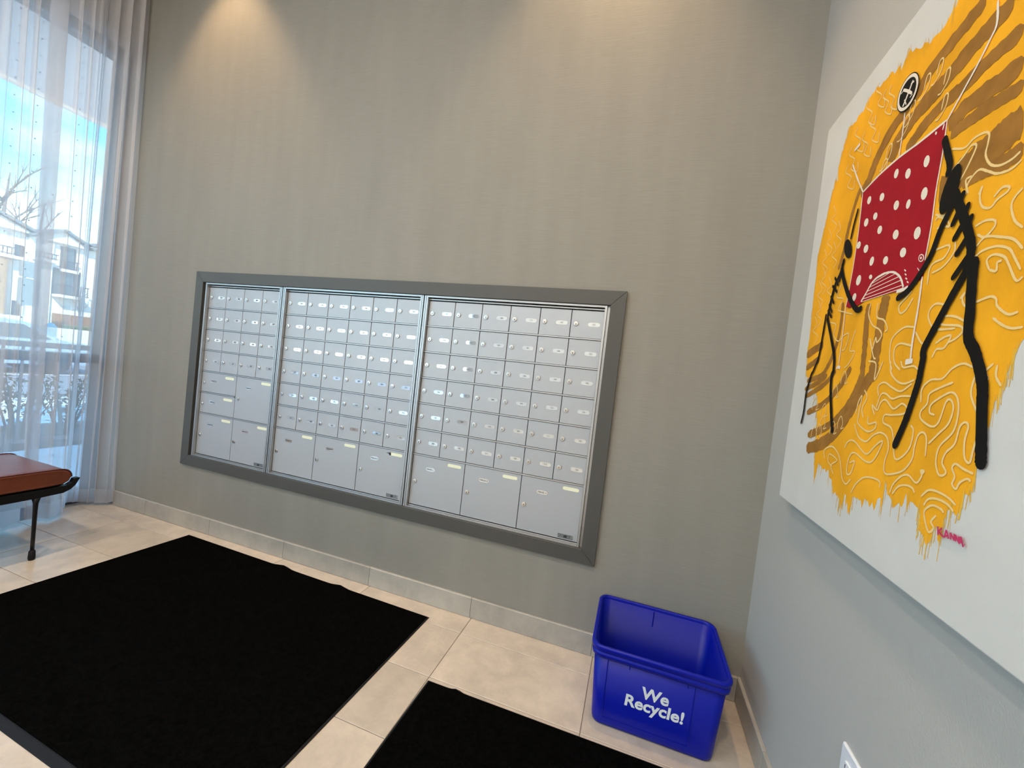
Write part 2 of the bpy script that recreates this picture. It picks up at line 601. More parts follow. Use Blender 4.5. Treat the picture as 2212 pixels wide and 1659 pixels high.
for i in range(len(xs) - 1):
    for j in range(len(ys) - 1):
        x0, x1, y1, y0 = xs[i] + g, xs[i+1] - g, ys[j] - g, ys[j+1] + g
        if x1 - x0 < 0.01 or y1 - y0 < 0.01:
            continue
        inst('tile', tile_mesh(x1-x0, y1-y0, 0.004, 'tile'), ((x0+x1)/2, (y0+y1)/2, rnd.uniform(-0.0004, 0.0003)), floor)

# baseboards of cut tile
BH, BT = 0.103, 0.0125
bb = structure('baseboard_back', MB().box(-0.80, XC, -0.004, 0, 0, BH - 0.004), 'grout', origin=(0, 0, 0))
bx = [-0.64] + [-0.305 + k*0.6075 for k in range(6)] + [XC - BT]
for i in range(len(bx) - 1):
    x0, x1 = bx[i] + 0.001, bx[i+1] - 0.001
    m_ = MB().prism([(-BT, 0.002), (-0.0005, 0.002), (-0.0005, BH), (-BT + 0.003, BH), (-BT, BH - 0.003)], 'x', x0, x1)
    m_.build('tile', 'base_tile', bb)
bb = structure('baseboard_right', MB().box(XC - 0.004, XC, YB, 0, 0, BH - 0.004), 'grout', origin=(XC, 0, 0))
k = 0
y1 = -0.0005
while y1 > YB:
    y0 = max(y1 - (0.36 if k == 0 else 0.6075), YB)
    m_ = MB().prism([(XC - BT, 0.002), (XC - 0.0005, 0.002), (XC - 0.0005, BH), (XC - BT + 0.003, BH), (XC - BT, BH - 0.003)], 'y', y0 + 0.001, y1 - 0.001)
    m_.build('tile', 'base_tile', bb)
    y1 = y0
    k += 1

# window wall: aluminium frame, panes, bird-safe dots
win = structure('window_1', MB().box(XL - 0.11, XL, YB, 0, 0, 0.085), 'mullion', 'tall glazed window wall behind the sheer curtain', origin=(XL, 0, 0))
for z0, z1 in ((0.985, 1.045), (3.10, 3.17)):
    MB().box(XL - 0.11, XL, YB, 0, z0, z1).build('mullion', 'mullion', win)
posts = [(-0.05, 0.0)] + [(-1.53 - 1.5*k_, -1.47 - 1.5*k_) for k_ in range(3)] + [(YB, YB + 0.06)]
for y0, y1 in posts:
    for z0, z1 in ((0.085, 0.985), (1.045, 3.10)):
        MB().box(XL - 0.11, XL, y0, y1, z0, z1).build('mullion', 'mullion', win)
for i in range(len(posts) - 1):
    ya, yb = posts[i+1][1], posts[i][0]
    for z0, z1 in ((0.085, 0.985), (1.045, 3.10)):
        MB().box(XL - 0.061, XL - 0.055, ya, yb, z0, z1).build('pane', 'glass', win)
d = MB()
for i in range(64):
    yy = -0.13 - 0.095*i
    if any(y0 - 0.01 < yy < y1 + 0.01 for y0, y1 in posts):
        continue
    for j in range(30):
        zz = 0.15 + 0.1*j
        if abs(zz - 1.015) < 0.05:
            continue
        d.add([(XL - 0.0545, yy + 0.0042*math.cos(a), zz + 0.0042*math.sin(a)) for a in [k_*math.pi/4 for k_ in range(8)]], [tuple(range(8))])
tag(d.build('bird_dots', 'frit', win, fix=False), 'rows of small dark dots on the glass', kind='stuff')

# ------------------------------------------------------------------ mailboxes
sur = thing('mailbox_surround', (1.35, -0.01, 0.4136), 'wide taupe painted picture-frame moulding around the wall mailboxes', 'frame')
SX0, SX1, SZ0, SZ1 = 0.0, 2.7, 0.4136, 1.6731
W_ = 0.066
gp = 0.0006
for poly in ([(SX0 + gp, SZ1), (SX1 - gp, SZ1), (SX1 - W_ - gp, SZ1 - W_), (SX0 + W_ + gp, SZ1 - W_)],
             [(SX0 + gp, SZ0), (SX1 - gp, SZ0), (SX1 - W_ - gp, SZ0 + W_), (SX0 + W_ + gp, SZ0 + W_)],
             [(SX0, SZ0 + gp), (SX0, SZ1 - gp), (SX0 + W_, SZ1 - W_ - gp), (SX0 + W_, SZ0 + W_ + gp)],
             [(SX1, SZ0 + gp), (SX1, SZ1 - gp), (SX1 - W_, SZ1 - W_ - gp), (SX1 - W_, SZ0 + W_ + gp)]):
    MB().prism(poly, 'y', -0.019, -0.0002).build('board', 'surround', sur, bevel=0.0012)

ROW = 0.1367
DT, DB = 1.5846, 0.4910       # top and bottom of the door field
DY = 0.0095                    # door front
FY = -0.0095                   # flange front
RAIL = 0.0055
def door_mesh(w, h):
    k = ('door', round(w, 4), round(h, 4))
    if k not in _tm:
        m_ = MB()
        e_ = 0.0012
        def lp(i_, y):
            return [(-w/2 + i_, y, -h/2 + i_), (w/2 - i_, y, -h/2 + i_), (w/2 - i_, y, h/2 - i_), (-w/2 + i_, y, h/2 - i_)]
        m_.loft([lp(0, 0.004), lp(0, e_), lp(e_, 0)], smooth=False, cap0=True, cap1=True)
        _tm[k] = m_.mesh('door', 'door')
    return _tm[k]
def lock_mesh():
    m_ = MB()
    n = 20
    def ring(r, y):
        return [(r*math.cos(2*math.pi*i/n), y, r*math.sin(2*math.pi*i/n)) for i in range(n)]
    m_.loft([ring(0.0108, 0.0), ring(0.0108, -0.0042), ring(0.0100, -0.0054)], smooth=False)
    m_.loft([ring(0.0100, -0.0054), ring(0.0068, -0.0056), ring(0.0064, -0.0051), ring(0.0058, -0.0056)], smooth=False, cap1=True)
    # keyway
    m_.box(-0.0013, 0.0013, -0.0060, -0.0040, -0.0062, -0.0006, 1)
    m_.prism([(0.0020*math.cos(i*math.pi/4), -0.0008 + 0.0020*math.sin(i*math.pi/4)) for i in range(8)], 'y', -0.0060, -0.0040, 1)
    return m_.mesh('lock', ['chrome', 'black'])
LOCK = lock_mesh()
def stadium(w, h, n=8):
    r = h/2
    return [(w/2 - r + r*math.cos(a), r*math.sin(a)) for a in [math.radians(-90 + 180*k_/n) for k_ in range(n+1)]] + \
           [(-w/2 + r + r*math.cos(a), r*math.sin(a)) for a in [math.radians(90 + 180*k_/n) for k_ in range(n+1)]]
def slot_mesh(w, h, mat_, name):
    """a stadium-shaped window set into a thin dark-edged rim"""
    m_ = MB()
    s0 = stadium(w, h)
    s1 = stadium(w - 0.0016, h - 0.0016)
    m_.loft([[(x, 0.0, z) for x, z in s0], [(x, -0.0007, z) for x, z in s0], [(x, -0.0007, z) for x, z in s1], [(x, -0.0001, z) for x, z in s1]], mi=1, smooth=False)
    m_.add([(x, -0.0002, z) for x, z in s1], [tuple(range(len(s1)))], 0)
    return m_.mesh(name, [mat_, 'alu'])
LABEL = slot_mesh(0.058, 0.0205, 'label', 'label_window')
PLABEL = slot_mesh(0.056, 0.0215, 'label', 'label_window')
GLARE_SLOT = slot_mesh(0.080, 0.0185, 'glare_window', 'glare_window')

def plate(parent, x, z):
    w, h = 0.074, 0.021
    m_ = MB().box(x - w/2, x + w/2, DY - 0.0012, DY, z - h/2, z + h/2)
    p_ = m_.build('nameplate', 'plate', parent)
    q = MB()
    r2 = random.Random(int(x*1000))
    y_ = DY - 0.0015
    for k_ in range(3):                       # worn, unreadable etched lines
        xx = x - w/2 + 0.004
        zz = z + 0.006 - 0.006*k_
        while xx < x + w/2 - 0.006:
            l_ = r2.uniform(0.002, 0.007)
            q.box(xx, min(xx + l_, x + w/2 - 0.004), y_, y_ + 0.0004, zz - 0.0013, zz + 0.0013)
            xx += l_ + r2.uniform(0.0015, 0.004)
    q.prism([(x + 0.009*math.cos(a), z + 0.006*math.sin(a)) for a in [i*math.pi/6 for i in range(12)]], 'y', y_ - 0.0002, y_ + 0.0004)
    q.build('engraving', 'ink', p_)

def place_door(unit, x0, x1, z0, z1, text, parcel):
    g_ = 0.0015
    w, h = x1 - x0 - 2*g_, z1 - z0 - 2*0.0014 - RAIL
    cx, cz = (x0 + x1)/2, (z0 + z1)/2 - 0*RAIL
    o = inst('door', door_mesh(w, h), (cx, DY, cz), unit)
    inst('lock', LOCK, (x0 + 0.0255, DY, cz - (0.006 if parcel else 0.0)), o)
    if parcel:
        lx = x0 + 0.36*(x1 - x0)
        lz = z1 - RAIL/2 - (0.066 if h > 0.2 else 0.056)
        inst('label_window', PLABEL, (lx, DY, lz), o)
        inst('lettering', text_mesh(text, 0.0098, 'ink', 0.0), (lx, DY - 0.0006, lz), o)
        inst('glare_window', GLARE_SLOT, (x0 + 0.805*(x1 - x0), DY, z1 - RAIL/2 - 0.024), o)
    else:
        lx, lz = x0 + 0.715*(x1 - x0), cz + 0.0005
        inst('label_window', LABEL, (lx, DY, lz), o)
        inst('lettering', text_mesh(text, 0.0105, 'ink', 0.0), (lx, DY - 0.0006, lz), o)

def unit_frame(unit, ux0, ux1, x0, x1):
    """aluminium extrusion round the doors: two ribs with a groove between"""
    z0, z1 = OZ0 + 0.0012, OZ1 - 0.0012
    m_ = MB()
    back = 0.030
    def jamb(a, b_):
        wj = b_ - a
        d0 = 0.013 if a < 0.08 else 0.0           # the outermost ribs sit back inside the surround
        d1 = 0.013 if b_ > 2.62 else 0.0
        m_.box(a, a + wj*0.42, FY + d0, back, z0, z1)
        m_.box(a + wj*0.42, a + wj*0.55, FY + (0.005 if d0 + d1 == 0 else 0.022), back, z0, z1)
        m_.box(a + wj*0.55, b_, FY + d1, back, z0, z1)
    jamb(ux0, x0)
    jamb(x1, ux1)
    m_.box(x0, x1, FY, back, DT + 0.012, z1)
    m_.box(x0, x1, DY - 0.003, back, DT + 0.001, DT + 0.0065)
    m_.box(x0, x1, FY, back, z0, DB - 0.0045)
    m_.box(x0, x1, DY - 0.004, back, DB - 0.0030, DB + 0.001)
    m_.build('unit_frame', 'alu', unit)
    MB().box(x0 + 0.0002, x1 - 0.0002, DY + 0.0045, back, DB + 0.001, DT + 0.001).build('gap_backing', 'cavity_shade', unit)  # dark sheet that paints the shade seen through the door gaps
    MB().box(ux0 - 0.0029, ux1 + 0.0029, DY + 0.0205, 0.38, OZ0 + 0.0005, OZ1 - 0.0005).build('box_body', 'cavity_shade', unit)  # widened as dark backing so no light leaks between units

def rail(unit, x0, x1, z):
    MB().box(x0, x1, DY - 0.0046, DY + 0.004, z - RAIL/2, z + RAIL/2).build('rail', 'alu', unit, bevel=0.0006)

zr = [DT - ROW*k_ for k_ in range(9)]
def numbers():
    seq = list(range(101, 114))
    for f in range(2, 7):
        seq += list(range(f*100 + 1, f*100 + 16))
    return seq
NUM = numbers()
ni = 0
parcel_names = iter('ABCDEFGHIJK')
units = [
    ('right', 1.698, 0.152, 6, 1.678, OX1 - 0.001, 'right-hand silver mailbox cabinet with door numbers 101 to 308', 3),
    ('mid', 0.741, 0.152, 6, 0.721, 1.6715, 'middle silver mailbox cabinet in the wall, between the other two', 2),
    ('left', 0.0915, 0.15075, 4, OX0 + 0.001, 0.7145, 'narrow left-hand silver mailbox cabinet, four doors wide, nearest the curtain', 1),
]
for tagname, x0, pw, ncol, ux0, ux1, lab, sec in units:
    x1 = x0 + pw*ncol
    unit = thing('mailbox_cabinet', ((x0+x1)/2, 0.0, OZ0), lab, 'mailboxes', 'mailbox cabinets in the wall')
    unit_frame(unit, ux0, ux1, x0, x1)
    rows = 6 if ncol == 6 else 4
    for c in reversed(range(ncol)):
        for r in range(rows):
            place_door(unit, x0 + c*pw, x0 + (c+1)*pw, zr[r+1], zr[r], str(NUM[ni]), False)
            ni += 1
    if ncol == 6:
        for r in range(1, 7):
            rail(unit, x0, x1, zr[r])
        for c in (2, 1, 0):
            place_door(unit, x0 + 2*c*pw, x0 + 2*(c+1)*pw, zr[8], zr[6], 'PARCEL ' + next(parcel_names), True)
    else:
        for r in (1, 2, 3, 4, 6):
            rail(unit, x0, x1, zr[r])
        xm = x0 + 2*pw
        rail(unit, x0, xm - 0.001, zr[5])
        place_door(unit, xm, x1, zr[8], zr[6], 'PARCEL ' + next(parcel_names), True)
        place_door(unit, x0, xm, zr[8], zr[6], 'PARCEL ' + next(parcel_names), True)
        place_door(unit, xm, x1, zr[6], zr[4], 'PARCEL ' + next(parcel_names), True)
        place_door(unit, x0, xm, zr[6], zr[5], 'PARCEL ' + next(parcel_names), True)
        place_door(unit, x0, xm, zr[5], zr[4], 'PARCEL ' + next(parcel_names), True)
    plate(unit, x1 - 0.060, DB + 0.0195)
    if sec == 3:
        # faint scuff on the third door of the third row
        for xa, xb, zz in ((2.20, 2.48, 0.0), (2.62, 2.74, -0.001)):
            MB().box(x0 + xa*pw, x0 + xb*pw, DY - 0.0003, DY + 0.001, zr[2] - 0.0185 + zz, zr[2] - 0.0165 + zz).build('scuff', 'plate', unit)
    if sec == 2:
        # a torn black corner on one pale sticker
        MB().prism([(x0 + 5.18*pw, zr[6] - 0.026), (x0 + 5.38*pw, zr[6] - 0.019), (x0 + 5.40*pw, zr[6] - 0.034), (x0 + 5.33*pw, zr[6] - 0.034), (x0 + 5.31*pw, zr[6] - 0.026)], 'y', DY - 0.0014, DY - 0.0008).build('torn_corner', 'black', unit)

# ------------------------------------------------------------------ shapes on the canvas (distance along the wall, height) in metres
ART = {}
ART['field'] = [(0.8749,2.0788),(0.8596,2.0628),(0.8358,2.0527),(0.8076,2.0567),(0.7542,2.0791),(0.7212,2.0998),(0.7078,2.0832),(0.6688,2.0957),(0.6285,2.102),(0.5848,2.109),(0.5474,2.1002),(0.5204,2.0891),(0.4763,2.0872),(0.4494,2.0866),(0.4357,2.0601),(0.4218,2.0329),(0.4099,1.9968),(0.4167,1.9471),(0.4011,1.9616),(0.3887,1.924),(0.3783,1.8921),(0.3693,1.8404),(0.3519,1.787),(0.3412,1.7375),(0.3514,1.6777),(0.3518,1.6207),(0.3588,1.5436),(0.3658,1.4669),(0.3618,1.4369),(0.3727,1.3907),(0.3761,1.3861),(0.377,1.3538),(0.4132,1.3332),(0.4849,1.2802),(0.4924,1.2434),(0.5081,1.2076),(0.5066,1.1854),(0.5184,1.1356),(0.5192,1.1064),(0.5391,1.045),(0.5491,1.1046),(0.577,1.0922),(0.6156,1.0897),(0.6348,1.0738),(0.657,1.0463),(0.6853,1.0408),(0.7031,1.0238),(0.7131,1.0545),(0.744,1.0086),(0.7479,1.0576),(0.7761,1.0565),(0.8048,1.0672),(0.8285,1.071),(0.8541,1.0808),(0.8631,1.0622),(0.8631,1.1174),(0.8817,1.0935),(0.8995,1.0882),(0.9234,1.0875),(0.9334,1.1098),(0.9463,1.1013),(0.9712,1.0991),(0.9785,1.0807),(0.979,1.0626),(0.9905,1.0553),(0.997,1.0398),(1.0107,1.0495),(1.0155,1.0708),(1.0194,1.0809),(1.0318,1.0489),(1.0332,1.0707),(1.0334,1.0983),(1.0408,1.1174),(1.0551,1.1134),(1.0653,1.1286),(1.0672,1.1452),(1.0787,1.1502),(1.0829,1.1669),(1.083,1.1923),(1.0849,1.2333),(1.0936,1.2612),(1.0974,1.2898),(1.1049,1.3088),(1.1107,1.3364),(1.1198,1.3542),(1.1153,1.3595),(1.1289,1.3884)]
ART['stripes'] = [(0.034,[(0.954,2.0078),(0.8873,1.9989),(0.8121,1.9838),(0.7793,1.9636),(0.6964,1.9374),(0.6426,1.8969),(0.6114,1.8503),(0.5812,1.834)]),(0.04,[(1.0203,1.9445),(0.9631,1.9432),(0.9087,1.9338),(0.8521,1.923),(0.8007,1.9167),(0.7334,1.8937),(0.7068,1.8543)]),(0.03,[(1.0477,1.8789),(0.9865,1.8808),(0.9225,1.8762),(0.8711,1.8779),(0.8117,1.8654),(0.7698,1.8442)]),(0.036,[(1.0575,1.8193),(1.0085,1.822),(0.9453,1.829),(0.9017,1.8179)]),(0.024,[(1.0639,1.7811),(1.0023,1.7915),(0.9515,1.7959),(0.912,1.7964)]),(0.055,[(1.0733,1.7239),(1.0376,1.7185),(1.0043,1.7147),(0.9681,1.7081),(0.9315,1.6969),(0.9021,1.6932)]),(0.03,[(1.0813,1.6756),(1.0454,1.6737),(0.9981,1.6828),(0.9619,1.6845)]),(0.016,[(0.5758,1.8546),(0.5573,1.822),(0.5378,1.7656),(0.5245,1.695),(0.5089,1.6531)]),(0.034,[(0.7719,1.5228),(0.7664,1.4895),(0.7632,1.4368),(0.761,1.3699),(0.7614,1.348),(0.7341,1.3207),(0.6821,1.255),(0.6261,1.1985),(0.5496,1.1546),(0.4579,1.1283)]),(0.022,[(0.7015,1.5181),(0.7028,1.4726),(0.7098,1.4151),(0.7135,1.3668),(0.7147,1.3419),(0.6935,1.3022),(0.6509,1.2531),(0.5728,1.2066),(0.454,1.1681)]),(0.016,[(0.5661,1.5478),(0.5698,1.4767),(0.5558,1.4201),(0.5263,1.3758),(0.4888,1.349),(0.3938,1.3334)]),(0.02,[(0.658,1.3656),(0.6125,1.3176),(0.5307,1.2673),(0.4251,1.2345)]),(0.016,[(0.5794,1.3588),(0.514,1.3211),(0.3958,1.2835)]),(0.016,[(0.5293,1.3498),(0.4781,1.3287),(0.3847,1.3073)]),(0.026,[(0.476,1.4409),(0.4216,1.4317),(0.3636,1.4178)]),(0.02,[(0.465,1.3999),(0.4185,1.3883),(0.3731,1.3756)])]
ART['red'] = [(0.8965,1.8333),(0.818,1.8359),(0.7453,1.8419),(0.6665,1.8411),(0.596,1.8331),(0.5941,1.8338),(0.5988,1.7672),(0.6006,1.705),(0.6004,1.6279),(0.5924,1.5677),(0.5884,1.5324),(0.6042,1.5248),(0.6461,1.523),(0.6678,1.5253),(0.6828,1.5299),(0.7576,1.5259),(0.8265,1.5215),(0.8597,1.5254),(0.8838,1.5289),(0.8925,1.5358),(0.8911,1.566),(0.8917,1.6342),(0.8921,1.6953)]
